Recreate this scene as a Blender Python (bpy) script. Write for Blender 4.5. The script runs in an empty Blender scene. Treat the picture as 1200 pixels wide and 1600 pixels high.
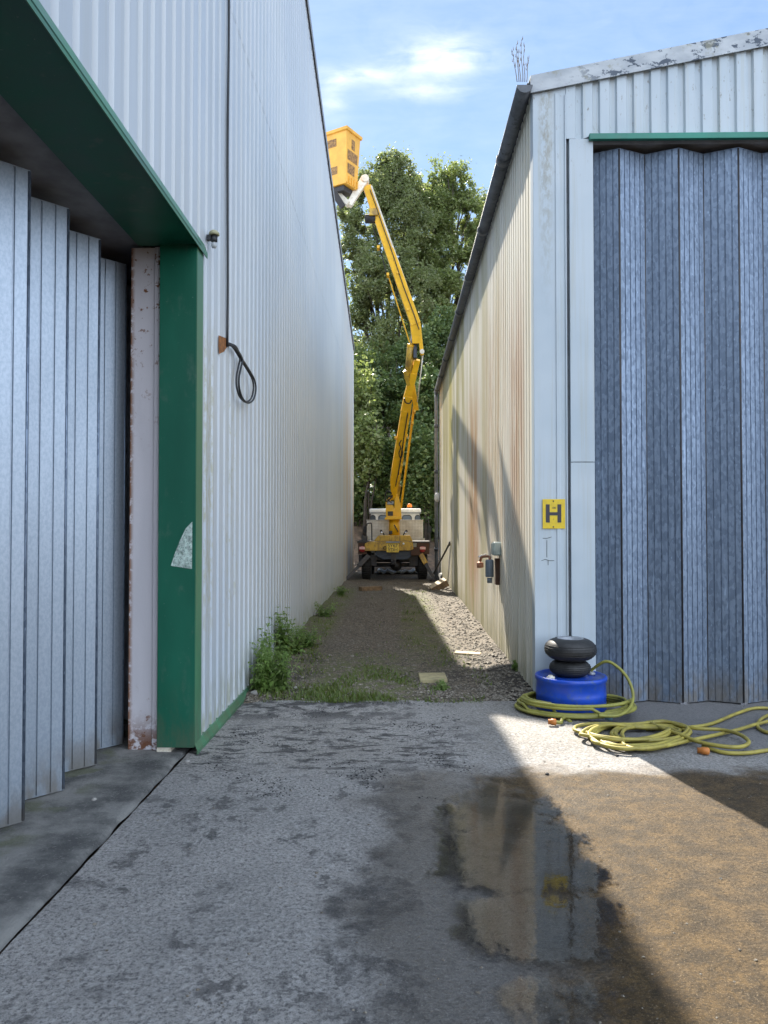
import bpy, bmesh, math, random
import numpy as np
from mathutils import Vector, Matrix, noise
random.seed(7); RNG = np.random.default_rng(11)
SC = bpy.context.scene; COL = SC.collection
V = Vector
# ------------------------------------------------------------------ camera
HC = 1.49; FP = 1200.0
YAW = math.atan(20/1200); PIT = math.atan(26/1200)
cd = bpy.data.cameras.new('camera'); cam = bpy.data.objects.new('camera', cd); COL.objects.link(cam)
cam.location = (0, 0, HC); cam.rotation_euler = (math.pi/2+PIT, 0, YAW)
cd.sensor_fit = 'VERTICAL'; cd.sensor_height = 36; cd.lens = 27; cd.clip_end = 3000; cd.clip_start = .05
SC.camera = cam
RM = cam.rotation_euler.to_matrix()
def ray(px, py): return RM @ V(((px-600)/FP, (800-py)/FP, -1))
def PY(px, py, Y):
    d = ray(px, py); t = Y/d.y; return V((d.x*t, Y, HC+d.z*t))
def PX(px, py, X):
    d = ray(px, py); t = X/d.x; return V((X, d.y*t, HC+d.z*t))
def PZ(px, py, Z=0.0):
    d = ray(px, py); t = (Z-HC)/d.z; return V((d.x*t, d.y*t, Z))
# ------------------------------------------------------------------ scene tree
def tag(o, label=None, cat=None, group=None, kind=None):
    if label: o['label'] = label
    if cat: o['category'] = cat
    if group: o['group'] = group
    if kind: o['kind'] = kind
    return o
def thing(name, label, cat, loc=(0, 0, 0), group=None):
    o = bpy.data.objects.new(name, None); COL.objects.link(o); o.location = loc; o.empty_display_size = .1
    return tag(o, label, cat, group)
def wloc(o):
    v = V((0, 0, 0))
    while o is not None: v += V(o.location); o = o.parent
    return v
class MB:
    def __init__(s): s.v = []; s.f = []; s.sm = []; s.mi = []; s.cm = 0
    def face(s, idx, smooth=False): s.f.append(tuple(idx)); s.sm.append(smooth); s.mi.append(s.cm)
    def add(s, vs): n = len(s.v); s.v += [V(p) for p in vs]; return n
    def quad(s, a, b, c, d, smooth=False): n = s.add((a, b, c, d)); s.face((n, n+1, n+2, n+3), smooth); return s
    def box(s, x0, x1, y0, y1, z0, z1):
        n = s.add([(x, y, z) for z in (z0, z1) for y in (y0, y1) for x in (x0, x1)])
        for q in ((0, 2, 3, 1), (4, 5, 7, 6), (0, 1, 5, 4), (2, 6, 7, 3), (0, 4, 6, 2), (1, 3, 7, 5)): s.face([n+i for i in q])
        return s
    def hexa(s, p):   # 8 pts : bottom 4 ccw, top 4 ccw
        n = s.add(p)
        for q in ((3, 2, 1, 0), (4, 5, 6, 7), (0, 1, 5, 4), (1, 2, 6, 5), (2, 3, 7, 6), (3, 0, 4, 7)): s.face([n+i for i in q])
        return s
    def prism(s, pts, ext):
        ext = V(ext); n = s.add(pts); k = len(pts); s.add([V(p)+ext for p in pts])
        s.face([n+i for i in range(k)][::-1]); s.face([n+k+i for i in range(k)])
        for i in range(k): j = (i+1) % k; s.face((n+i, n+j, n+k+j, n+k+i))
        return s
    def beam(s, p, q, w, h, w2=None, h2=None, ref=(1, 0, 0)):
        p = V(p); q = V(q); d = (q-p).normalized(); r = V(ref); a = (r-d*r.dot(d)).normalized(); b = d.cross(a)
        w2 = w if w2 is None else w2; h2 = h if h2 is None else h2
        return s.hexa([p-a*w/2-b*h/2, p+a*w/2-b*h/2, p+a*w/2+b*h/2, p-a*w/2+b*h/2,
                       q-a*w2/2-b*h2/2, q+a*w2/2-b*h2/2, q+a*w2/2+b*h2/2, q-a*w2/2+b*h2/2])
    def tube(s, pts, r, seg=8, caps=True, closed=False):
        pts = [V(p) for p in pts]; rs = r if isinstance(r, (list, tuple)) else [r]*len(pts)
        base = []; a = None; N = len(pts)
        for i, p in enumerate(pts):
            d = (pts[(i+1) % N if closed else min(i+1, N-1)]-pts[(i-1) % N if closed else max(i-1, 0)])
            d = d.normalized() if d.length > 1e-9 else V((0, 0, 1))
            if a is None: a = d.orthogonal().normalized()
            a = a-d*a.dot(d); a = a.normalized() if a.length > 1e-6 else d.orthogonal().normalized()
            b = d.cross(a)
            base.append(s.add([p+(a*math.cos(t)+b*math.sin(t))*rs[i] for t in [2*math.pi*k/seg for k in range(seg)]]))
        for i in range(N if closed else N-1):
            m, n = base[i], base[(i+1) % N]
            for k in range(seg): j = (k+1) % seg; s.face((m+k, m+j, n+j, n+k), True)
        if caps and not closed:
            s.face([base[0]+k for k in range(seg)][::-1]); s.face([base[-1]+k for k in range(seg)])
        return s
    def lathe(s, prof, c, ax='z', seg=32, smooth=True):
        c = V(c); base = []
        for (r, h) in prof:
            ring = []
            for k in range(seg):
                t = 2*math.pi*k/seg; u, w = r*math.cos(t), r*math.sin(t)
                ring.append(c+{'z': V((u, w, h)), 'x': V((h, u, w)), 'y': V((w, h, u))}[ax])
            base.append(s.add(ring))
        for i in range(len(prof)-1):
            for k in range(seg):
                j = (k+1) % seg; s.face((base[i]+k, base[i]+j, base[i+1]+j, base[i+1]+k), smooth)
        for b, r, rev in ((base[0], prof[0][0], True), (base[-1], prof[-1][0], False)):
            if r > 1e-6:
                q = [b+k for k in range(seg)]; s.face(q[::-1] if rev else q)
        return s
    def build(s, name, mats, parent=None, bevel=0, solid=0):
        off = wloc(parent) if parent is not None else V((0, 0, 0))
        me = bpy.data.meshes.new(name); me.from_pydata([tuple(p-off) for p in s.v], [], s.f)
        mats = mats if isinstance(mats, (list, tuple)) else [mats]
        for m in mats: me.materials.append(m)
        for p, sm, mi in zip(me.polygons, s.sm, s.mi): p.use_smooth = sm; p.material_index = mi
        me.update(); o = bpy.data.objects.new(name, me); COL.objects.link(o); o.parent = parent
        if bevel:
            b = o.modifiers.new('bevel', 'BEVEL'); b.width = bevel; b.segments = 2; b.limit_method = 'ANGLE'; b.angle_limit = .6
        if solid:
            b = o.modifiers.new('solid', 'SOLIDIFY'); b.thickness = solid; b.offset = 0
        return o
def np_mesh(name, VV, n, mat, parent=None, smooth=False):   # VV: (N*n,3) polygons of n verts
    off = np.array(wloc(parent)) if parent is not None else 0
    VV = np.asarray(VV, dtype=np.float32)-off; N = len(VV)//n
    me = bpy.data.meshes.new(name); me.vertices.add(len(VV)); me.vertices.foreach_set('co', VV.astype(np.float32).ravel())
    me.loops.add(len(VV)); me.loops.foreach_set('vertex_index', np.arange(len(VV), dtype=np.int32))
    me.polygons.add(N); me.polygons.foreach_set('loop_start', np.arange(N, dtype=np.int32)*n)
    me.polygons.foreach_set('loop_total', np.full(N, n, dtype=np.int32))
    me.materials.append(mat); me.update(calc_edges=True); me.validate()
    o = bpy.data.objects.new(name, me); COL.objects.link(o); o.parent = parent
    return o
def grid(name, xs, ys, zf, mat, kind='structure'):
    m = MB(); nx = len(xs)
    m.v = [V((x, y, zf(x, y))) for y in ys for x in xs]
    for j in range(len(ys)-1):
        for i in range(nx-1): m.face((j*nx+i, j*nx+i+1, (j+1)*nx+i+1, (j+1)*nx+i), True)
    o = m.build(name, mat); tag(o, kind=kind); return o
def lin(a, b, n): return [a+(b-a)*i/(n-1) for i in range(n)]
def sst(a, b, x):
    t = min(1, max(0, (x-a)/(b-a))); return t*t*(3-2*t)
def lettering(txt, size, loc, mat, parent, name='lettering', ext=.002):
    c = bpy.data.curves.new('font', 'FONT'); c.body = txt; c.size = size; c.extrude = ext; c.align_x = 'CENTER'; c.align_y = 'CENTER'
    t = bpy.data.objects.new('tmp', c); COL.objects.link(t); bpy.context.view_layer.update()
    me = bpy.data.meshes.new_from_object(t); bpy.data.objects.remove(t)
    me.materials.clear(); me.materials.append(mat)
    o = bpy.data.objects.new(name, me); COL.objects.link(o); o.parent = parent
    o.location = V(loc)-wloc(parent); o.rotation_euler = (math.pi/2, 0, 0); return o
# ------------------------------------------------------------------ node materials
class NT:
    def __init__(s, name):
        s.m = bpy.data.materials.new(name); s.m.use_nodes = True; s.t = s.m.node_tree; s.n = s.t.nodes
        s.b = s.n['Principled BSDF']; s.out = s.n['Material Output']; s._pos = None
    def new(s, typ, **k):
        x = s.n.new(typ)
        for a, v in k.items(): setattr(x, a, v)
        return x
    def put(s, sock, v):
        if hasattr(v, 'is_output') : s.t.links.new(v, sock)
        elif isinstance(v, (tuple, list)) and len(v) == 3 and sock.type == 'RGBA': sock.default_value = (*v, 1)
        else: sock.default_value = v
    def pos(s, scale=(1, 1, 1), obj=False):
        if obj: src = s.new('ShaderNodeTexCoord').outputs['Object']
        else:
            if s._pos is None: s._pos = s.new('ShaderNodeNewGeometry').outputs['Position']
            src = s._pos
        if tuple(scale) == (1, 1, 1): return src
        m = s.new('ShaderNodeVectorMath', operation='MULTIPLY'); s.put(m.inputs[0], src); m.inputs[1].default_value = scale; return m.outputs[0]
    def axis(s, i):
        if not hasattr(s, '_xyz'):
            s._xyz = s.new('ShaderNodeSeparateXYZ'); s.put(s._xyz.inputs[0], s.pos())
        return s._xyz.outputs[i]
    def math(s, op, a, b=0.0, c=0.0, clamp=False):
        m = s.new('ShaderNodeMath', operation=op, use_clamp=clamp); s.put(m.inputs[0], a); s.put(m.inputs[1], b); s.put(m.inputs[2], c); return m.outputs[0]
    def noise(s, vec, scale=1, detail=4, rough=.55, dist=0.0):
        x = s.new('ShaderNodeTexNoise'); s.put(x.inputs['Vector'], vec); x.inputs['Scale'].default_value = scale; x.inputs['Detail'].default_value = detail
        x.inputs['Roughness'].default_value = rough; x.inputs['Distortion'].default_value = dist; return x.outputs['Fac']
    def voro(s, vec, scale, out='Color', feature='F1', rand=1.0):
        x = s.new('ShaderNodeTexVoronoi', feature=feature); s.put(x.inputs['Vector'], vec); x.inputs['Scale'].default_value = scale
        x.inputs['Randomness'].default_value = rand; return x.outputs[out]
    def rng(s, v, a, b, c=0.0, d=1.0, smooth=True):
        m = s.new('ShaderNodeMapRange', interpolation_type='SMOOTHSTEP' if smooth else 'LINEAR')
        s.put(m.inputs[0], v); m.inputs[1].default_value = a; m.inputs[2].default_value = b; m.inputs[3].default_value = c; m.inputs[4].default_value = d; return m.outputs[0]
    def band(s, v, a, b, w):   # 1 between a and b, soft edges w
        return s.math('MULTIPLY', s.rng(v, a-w, a+w), s.rng(v, b-w, b+w, 1, 0))
    def mul(s, *a):
        r = a[0]
        for x in a[1:]: r = s.math('MULTIPLY', r, x)
        return r
    def mix(s, f, a, b, blend='MIX'):
        m = s.new('ShaderNodeMix', data_type='RGBA', blend_type=blend); s.put(m.inputs[0], f); s.put(m.inputs[6], a); s.put(m.inputs[7], b); return m.outputs[2]
    def bump(s, h, strength=.3, dist=.01, prev=None):
        x = s.new('ShaderNodeBump'); x.inputs['Strength'].default_value = strength; x.inputs['Distance'].default_value = dist; s.put(x.inputs['Height'], h)
        if prev is not None: s.put(x.inputs['Normal'], prev)
        return x.outputs[0]
    def done(s, col=None, rough=None, metal=None, normal=None, **k):
        if col is not None: s.put(s.b.inputs['Base Color'], col)
        if rough is not None: s.put(s.b.inputs['Roughness'], rough)
        if metal is not None: s.put(s.b.inputs['Metallic'], metal)
        if normal is not None: s.put(s.b.inputs['Normal'], normal)
        for a, v in k.items(): s.put(s.b.inputs[a.replace('_', ' ')], v)
        return s.m
def plain(name, col, rough=.5, metal=0, var=.25, scale=6, dirt=None, dirt_amt=.5, bump=0.0):
    t = NT(name); n = t.noise(t.pos(), scale, 5, .6)
    c = t.mix(t.rng(n, .3, .7), tuple(x*(1-var) for x in col), tuple(min(1, x*(1+var*.6)) for x in col))
    if dirt: c = t.mix(t.math('MULTIPLY', t.rng(t.noise(t.pos(), scale*2.3, 6, .7), .52, .66), dirt_amt), c, dirt)
    nm = t.bump(t.noise(t.pos(), scale*12, 4), .3, bump) if bump else None
    return t.done(c, t.rng(n, .2, .8, rough*.85, min(1, rough*1.15)), metal, nm)
M = {}
def m_left_cladding():
    t = NT('white cladding'); z = t.axis(2); y = t.axis(1)
    st = t.noise(t.pos((3, 9, .25)), 1, 5, .65); fine = t.noise(t.pos((20, 60, 2)), 1, 4, .6)
    big = t.noise(t.pos((.4, .4, .25)), 1, 3)
    c = t.mix(t.rng(big, .35, .65), (.475, .525, .575), (.56, .595, .62))
    c = t.mix(t.mul(t.rng(st, .48, .75), .5), c, (.48, .49, .46))
    c = t.mix(t.mul(t.rng(fine, .58, .75), t.rng(z, 5, .5, .1, .45)), c, (.45, .45, .40))
    lich = t.mul(t.band(y, 5.36, 5.62, .06), t.rng(t.noise(t.pos((1, 22, 5)), 1.6, 6, .75), .42, .62), t.band(z, .8, 2.9, .5))
    lich2 = t.mul(t.band(y, 6.0, 6.45, .12), t.rng(t.noise(t.pos((1, 12, 4)), 1.7, 6, .75), .52, .66), t.band(z, .4, 2.8, .5))
    c = t.mix(t.mul(lich, .7), c, (.33, .30, .14)); c = t.mix(t.mul(lich2, .55), c, (.36, .34, .20))
    c = t.mix(t.mul(t.rng(z, .55, .05), t.rng(t.noise(t.pos((6, 30, 5)), 1, 5), .4, .62), .75), c, (.27, .28, .17))
    far = t.mul(t.rng(y, 15.5, 22.5), t.rng(t.noise(t.pos((1, 2.2, .14)), 1, 5, .6), .4, .62), t.rng(z, 6.5, 3.0))
    c = t.mix(t.mul(far, .75), c, (.50, .36, .18))
    b = t.bump(t.noise(t.pos((1, 1.2, .5)), 1, 3), .35, .03)
    return t.done(c, t.rng(st, .3, .7, .34, .5), 0, b)
def m_right_cladding():
    t = NT('cream cladding'); z = t.axis(2); y = t.axis(1)
    st = t.noise(t.pos((2, 7, .22)), 1, 5, .65); fine = t.noise(t.pos((5, 34, .8)), 1, 5, .65)
    c = t.mix(t.rng(st, .35, .68), (.74, .70, .60), (.84, .805, .72))
    c = t.mix(t.mul(t.rng(fine, .55, .75), .55), c, (.42, .36, .27))
    alg = t.mul(t.rng(t.noise(t.pos((1, 1.6, .16)), 1.1, 5, .6), .43, .6), t.rng(y, 7.5, 13.5, .15, 1))
    c = t.mix(t.mul(alg, .75), c, (.42, .37, .13))
    yel = t.mul(t.band(y, 16.6, 18.0, .4), t.rng(z, 1.5, 3.5), .7); c = t.mix(yel, c, (.55, .47, .10))
    rn = t.rng(t.noise(t.pos((1, 7, .5)), 1.3, 6, .7), .33, .52)
    r1 = t.mul(t.band(y, 7.35, 8.2, .25), t.band(z, 1.5, 3.6, .8), rn)
    r2 = t.mul(t.band(y, 11.4, 13.0, .5), t.band(z, .5, 3.4, .8), t.rng(t.noise(t.pos((1, 3.5, .35)), 1.7, 6, .7), .36, .54))
    r3 = t.mul(t.band(y, 8.6, 10.6, .5), t.band(z, 1.2, 4.2, .8), t.rng(t.noise(t.pos((2, 5.5, .3)), 1.9, 6, .7), .40, .58))
    c = t.mix(t.mul(r1, .62), c, (.44, .22, .085)); c = t.mix(t.mul(r2, .72), c, (.52, .25, .085)); c = t.mix(t.mul(r3, .5), c, (.52, .32, .14))
    low = t.mul(t.rng(z, .7, .06), t.rng(fine, .35, .6), .7); c = t.mix(low, c, (.24, .23, .09))
    b = t.bump(t.noise(t.pos((1, 1.5, .5)), 1, 3), .3, .02)
    return t.done(c, .5, 0, b)
def m_facade():
    t = NT('white facade sheet'); x = t.axis(0); z = t.axis(2)
    st = t.noise(t.pos((16, 3, .35)), 1, 6, .7); sp = t.noise(t.pos((30, 30, 12)), 1, 5, .7)
    c = t.mix(t.rng(t.noise(t.pos(), 1.3, 3), .3, .7), (.42, .49, .54), (.50, .56, .60))
    c = t.mix(t.mul(t.rng(st, .50, .72), .6), c, (.42, .43, .38))
    c = t.mix(t.mul(t.rng(sp, .60, .68), t.rng(z, 4.3, 5.4, .05, .8)), c, (.22, .20, .17))
    c = t.mix(t.mul(t.band(x, 1.27, 1.37, .04), t.rng(z, 3.2, 4.9), t.rng(sp, .40, .6), .75), c, (.30, .29, .24))
    return t.done(c, .45)
def m_verge():
    t = NT('weathered verge trim'); z = t.axis(2); x = t.axis(0)
    c = t.mix(t.rng(t.noise(t.pos((4, 4, 8)), 1, 5), .35, .65), (.36, .39, .42), (.50, .53, .55))
    pl = t.mul(t.rng(t.noise(t.pos((5, 5, 9)), 1.6, 6, .7), .53, .57), t.rng(x, 1.3, 2.0))
    c = t.mix(pl, c, (.06, .08, .11)); c = t.mix(t.mul(t.rng(t.noise(t.pos(), 5, 5, .7), .56, .65), .6), c, (.28, .27, .19))
    return t.done(c, .6)
def m_galv(name, a, b, metal, rough, scuff=.45):
    t = NT(name); p = t.pos(); z = t.axis(2)
    vo = t.voro(t.pos((1, 1, .5)), 55, 'Color'); sx = t.new('ShaderNodeSeparateXYZ'); t.put(sx.inputs[0], vo)
    big = t.noise(t.pos((1.5, 1.5, .5)), 1, 4)
    c = t.mix(t.rng(sx.outputs[0], .1, .9), a, b) if scuff else t.mix(t.rng(t.noise(t.pos((1, 1, .6)), 70, 3, .7), .35, .65), a, b)
    c = t.mix(t.rng(big, .3, .7, 0, .22), c, tuple(v*.62 for v in a))
    sp = t.mul(t.rng(t.voro(t.pos((1, 1, .4)), 36, 'Distance'), .20, .10), t.rng(sx.outputs[1], .62, .72))
    c = t.mix(t.mul(sp, scuff), c, tuple(min(1, v*2.0) for v in b))
    wr = t.mul(t.rng(t.noise(t.pos((14, 14, 1.8)), 1, 5, .65), .62, .70), t.band(z, .3, 2.3, .4)); c = t.mix(t.mul(wr, scuff), c, tuple(min(1, v*2.0) for v in b))
    c = t.mix(t.mul(t.rng(z, .35, .0), t.rng(t.noise(t.pos((9, 9, 4)), 1, 4), .35, .6), .7), c, (.20, .17, .13))
    return t.done(c, t.rng(sx.outputs[2], 0, 1, rough-.08, rough+.12) if scuff else t.rng(big, .3, .7, rough-.03, rough+.05), metal, t.bump(sx.outputs[0], .08 if scuff else .02, .002))
def m_green(name='green paint', col=(.004, .105, .060)):
    t = NT(name); n = t.noise(t.pos((2, 2, .6)), 1, 5, .6)
    c = t.mix(t.rng(n, .3, .7), tuple(v*.8 for v in col), tuple(v*1.2 for v in col))
    c = t.mix(t.mul(t.rng(t.noise(t.pos((7, 7, 4)), 1, 6, .7), .57, .70), .35), c, (.10, .16, .12))
    c = t.mix(t.mul(t.rng(t.noise(t.pos(), 38, 5, .75), .66, .69), .7), c, (.22, .30, .25)); c = t.mix(t.mul(t.rng(t.axis(2), .55, .0), t.rng(t.noise(t.pos((9, 9, 3)), 1, 5, .7), .38, .62), .55), c, (.09, .10, .06))
    return t.done(c, t.rng(n, .3, .7, .36, .5), 0)
def m_rusty_white():
    t = NT('rusty white steel'); z = t.axis(2); x = t.axis(0); p = t.pos()
    c = t.mix(t.rng(t.noise(t.pos((4, 4, .8)), 1, 5), .3, .7), (.56, .54, .57), (.66, .63, .66))
    edge = t.rng(x, -1.80, -1.765, 1, 0); sp = t.noise(p, 32, 6, .7); sp2 = t.noise(p, 14, 6, .7)
    m1 = t.mul(edge, t.rng(sp, .40, .5))
    m2 = t.mul(t.rng(sp2, .575, .62), t.math('ADD', t.rng(z, 1.8, 3.2, .0, 1), t.rng(z, .5, .1, 0, 1), clamp=True))
    m3 = t.mul(t.rng(z, .30, .02), t.rng(sp2, .40, .5))
    c = t.mix(m2, c, (.20, .075, .025)); c = t.mix(m1, c, (.24, .10, .04)); c = t.mix(m3, c, (.16, .06, .025))
    return t.done(c, .6, 0, t.bump(t.math('ADD', sp, m2), .3, .004))
def m_yellow(name, col, dirt=(.16, .09, .03), amt=.7, lo=.54):
    t = NT(name); n = t.noise(t.pos(), 4, 5, .6); c = t.mix(t.rng(n, .3, .7), tuple(v*.8 for v in col), col)
    c = t.mix(t.mul(t.rng(t.noise(t.pos((6, 6, 3)), 1.4, 6, .7), lo, lo+.12), amt), c, dirt)
    return t.done(c, .42)
def m_yard():
    t = NT('weathered concrete'); x = t.axis(0); y = t.axis(1); p = t.pos()
    warp = t.noise(p, 2.2, 5, .65); w2 = t.noise(p, 7, 5, .7); wx = t.math('ADD', x, t.math('MULTIPLY_ADD', warp, .9, -.45)); wy = t.math('ADD', y, t.math('MULTIPLY_ADD', t.noise(t.pos((1, 1, 3)), 2.6, 5, .65), .8, -.4))
    mid = t.noise(p, 1.1, 5, .6); ag = t.voro(p, 62, 'Color'); sx = t.new('ShaderNodeSeparateXYZ'); t.put(sx.inputs[0], ag); ad = t.voro(p, 62, 'Distance'); fine = t.noise(p, 58, 6, .78)
    grit = t.noise(p, 170, 3, .8)
    c = t.mix(t.rng(mid, .3, .7), (.255, .246, .235), (.355, .338, .32))
    pale = t.mul(t.rng(wy, 4.7, 5.3), t.rng(wx, .1, .9), t.rng(x, 2.6, 1.6)); c = t.mix(t.mul(pale, .85), c, (.20, .183, .158))
    dusty = t.mul(t.band(wy, 4.8, 6.4, .4), t.rng(wx, .5, -.4), .6); c = t.mix(dusty, c, (.30, .275, .24))
    c = t.mix(t.rng(sx.outputs[0], .55, 1.0, 0, .55), c, (.40, .39, .38)); c = t.mix(t.rng(fine, .50, .60, 0, .72), c, (.06, .06, .062)); c = t.mix(t.rng(fine, .47, .36, 0, .55), c, (.46, .45, .43))
    # sediment / wet brown area
    wet = t.mul(t.rng(wy, 5.0, 4.5), t.band(wx, -.15, 1.25, .18))
    trk = t.mul(t.rng(t.math('ABSOLUTE', t.math('SUBTRACT', wx, t.math('MULTIPLY_ADD', y, .09, -.36))), .16, .03), t.rng(w2, .40, .6), t.rng(y, 5.2, 4.4))
    drk = t.mul(t.rng(w2, .50, .57), t.rng(t.noise(t.pos((1.6, .9, 1)), 1.7, 5, .65), .47, .57), t.rng(x, .9, .3))
    edge = t.mul(t.rng(y, 5.75, 6.3), t.rng(t.noise(p, 4, 6, .7), .46, .53), t.rng(x, .3, -.3))
    drk2 = t.mul(t.band(wy, 4.75, 5.9, .2), t.rng(t.noise(t.pos((3, 8, 1)), 1.6, 6, .75), .515, .565), t.rng(x, .7, .3))
    c = t.mix(t.mul(wet, .75), c, tuple((.060, .054, .046)))
    br = t.mul(t.rng(wy, 5.0, 4.65), t.rng(wx, .40, .72))
    bcol = t.mix(t.rng(t.noise(p, 9, 6, .7), .36, .66), (.036, .022, .007), (.115, .068, .021)); bcol = t.mix(t.rng(fine, .48, .58, 0, .65), bcol, (.030, .020, .009)); bcol = t.mix(t.rng(grit, .46, .32, 0, .45), bcol, (.30, .20, .085))
    c = t.mix(t.mul(br, .92), c, bcol)
    scr_ = t.mul(t.rng(t.math('ABSOLUTE', t.math('SUBTRACT', y, t.math('MULTIPLY_ADD', x, .28, t.math('MULTIPLY_ADD', warp, .12, 5.30)))), .022, .008), t.band(x, -.95, -.05, .1), t.rng(w2, .42, .5)); drk2 = t.math('MAXIMUM', drk2, scr_)
    blk = t.math('MAXIMUM', t.math('MAXIMUM', drk2, t.mul(trk, .9)), t.math('MAXIMUM', t.mul(drk, .75), edge)); c = t.mix(t.mul(blk, .88), c, (.022, .021, .023))
    dk = t.mul(t.rng(wx, 1.35, 1.75), t.rng(wy, 4.9, 5.5)); c = t.mix(t.mul(dk, .7), c, (.105, .105, .11))
    r = t.math('SUBTRACT', t.rng(mid, .3, .7, .62, .82), t.mul(wet, .36, t.math('MULTIPLY_ADD', br, -.6, 1.0)))
    c = t.mix(t.rng(grit, .52, .70, 0, .6), c, (.03, .03, .03)); c = t.mix(t.mul(t.rng(grit, .44, .30, 0, .5), t.math('MULTIPLY_ADD', br, -.75, 1.0)), c, (.48, .46, .43))
    h = t.math('ADD', t.math('ADD', t.mul(fine, .8), t.mul(ad, .5)), t.math('ADD', t.mul(grit, .5), t.mul(w2, .35)))
    t.put(t.b.inputs['Specular IOR Level'], t.math('MULTIPLY_ADD', br, -.32, .5))
    return t.done(c, r, 0, t.bump(h, .75, .010))
def m_threshold():
    t = NT('old dark concrete'); p = t.pos(); n = t.noise(p, 3, 6, .65)
    c = t.mix(t.rng(n, .35, .65), (.075, .075, .073), (.24, .235, .22)); c = t.mix(t.rng(t.noise(p, 60, 5, .7), .55, .7, 0, .6), c, (.30, .29, .27))
    c = t.mix(t.mul(t.rng(t.noise(p, 4, 5), .5, .62), t.rng(t.axis(0), -1.65, -1.85), .6), c, (.11, .12, .055))
    return t.done(c, .8, 0, t.bump(t.noise(p, 45, 6, .7), .6, .02))
def m_gravel():
    t = NT('gravel and soil'); x = t.axis(0); y = t.axis(1); p = t.pos()
    vo = t.voro(p, 42, 'Color'); sx = t.new('ShaderNodeSeparateXYZ'); t.put(sx.inputs[0], vo); vd = t.voro(p, 42, 'Distance')
    w = t.noise(p, 2.0, 5, .65); w2 = t.noise(p, 6, 5, .7)
    c = t.mix(t.rng(sx.outputs[0], 0, 1), (.11, .086, .060), (.24, .20, .145)); c = t.mix(t.rng(vd, .35, .7, 0, .75), c, (.05, .042, .033))
    soil = t.mul(t.rng(w, .42, .58), t.math('MAXIMUM', t.mul(t.rng(x, -.55, -.95), t.rng(y, 10, 7.5)), t.mul(t.rng(x, .25, .7), t.rng(y, 10, 8.2))))
    c = t.mix(t.mul(soil, .85), c, (.038, .032, .027))
    mo = t.math('MAXIMUM', t.mul(t.band(x, -.8, .15, .25), t.rng(y, 9.6, 7.8)), t.math('MAXIMUM', t.mul(t.band(x, .1, .6, .2), t.band(y, 8.5, 17, 1.0), .75), t.mul(t.rng(x, -.75, -1.1), t.band(y, 9, 18, 1.5))))
    c = t.mix(t.mul(mo, t.rng(w2, .38, .55), .9), c, (.105, .125, .030))
    return t.done(c, .85, 0, t.bump(t.math('SUBTRACT', t.mul(w2, 1.2), vd), .8, .02))
def m_leaf(name, a, b, c3, trans=.45):
    t = NT(name); isl = t.new('ShaderNodeNewGeometry').outputs['Random Per Island']
    c = t.mix(t.rng(isl, 0, .6, smooth=False), a, b); c = t.mix(t.rng(isl, .72, 1, smooth=False), c, c3)
    t.put(t.b.inputs['Base Color'], c); t.b.inputs['Roughness'].default_value = .42
    tr = t.new('ShaderNodeBsdfTranslucent'); t.put(tr.inputs[0], t.mix(.5, c, (.16, .20, .02)))
    mx = t.new('ShaderNodeMixShader'); mx.inputs[0].default_value = trans; t.t.links.new(t.b.outputs[0], mx.inputs[1]); t.t.links.new(tr.outputs[0], mx.inputs[2]); t.t.links.new(mx.outputs[0], t.out.inputs[0])
    return t.m
def m_water():
    t = NT('water film'); p = t.pos()
    nm = t.bump(t.noise(t.pos((1, .8, 1)), 20, 2, .5, 1.0), .10, .004)
    g = t.new('ShaderNodeBsdfGlossy'); g.inputs['Roughness'].default_value = .03; t.put(g.inputs['Normal'], nm)
    tr = t.new('ShaderNodeBsdfTransparent'); tr.inputs[0].default_value = (.90, .86, .78, 1)
    x = t.axis(0); y = t.axis(1); wv = t.noise(t.pos((1, .8, 1)), 3.2, 5, .65); fn = t.noise(t.pos((1, .5, 1)), 26, 4, .7)
    ex = t.math('POWER', t.math('DIVIDE', t.math('SUBTRACT', x, .56), .40), 2.0); ey = t.math('POWER', t.math('DIVIDE', t.math('SUBTRACT', y, 3.52), 1.22), 2.0)
    ee = t.math('ADD', t.math('ADD', ex, ey), t.math('ADD', t.math('MULTIPLY_ADD', wv, 2.4, -1.2), t.math('MULTIPLY_ADD', fn, 1.5, -.75))); isl = t.math('ADD', ee, t.mul(t.math('ADD', t.band(y, 3.16, 3.26, .05), t.band(y, 2.60, 2.72, .06)), .6)); msk = t.rng(isl, 1.0, .45)
    fr = t.new('ShaderNodeFresnel'); fr.inputs[0].default_value = 1.6; t.put(fr.inputs['Normal'], nm)
    mx = t.new('ShaderNodeMixShader'); t.put(tr.inputs[0], t.mix(msk, (1, 1, 1), (.93, .90, .84))); t.put(mx.inputs[0], t.mul(fr.outputs[0], msk)); t.t.links.new(tr.outputs[0], mx.inputs[1]); t.t.links.new(g.outputs[0], mx.inputs[2]); t.t.links.new(mx.outputs[0], t.out.inputs[0])
    return t.m
def m_checker():
    t = NT('white tread plate'); p = t.pos((1, 1, 1))
    w = t.new('ShaderNodeTexChecker'); w.inputs['Scale'].default_value = 16; mp = t.new('ShaderNodeMapping'); mp.inputs['Rotation'].default_value = (0, math.radians(45), 0); t.put(mp.inputs[0], p); t.put(w.inputs[0], mp.outputs[0])
    c = t.mix(t.rng(t.noise(p, 5, 6, .7), .35, .7), (.72, .68, .60), (.52, .46, .36)); c = t.mix(t.mul(w.outputs['Fac'], .25), c, (.36, .31, .23))
    return t.done(c, .5, 0, t.bump(w.outputs['Fac'], .5, .006))
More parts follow.
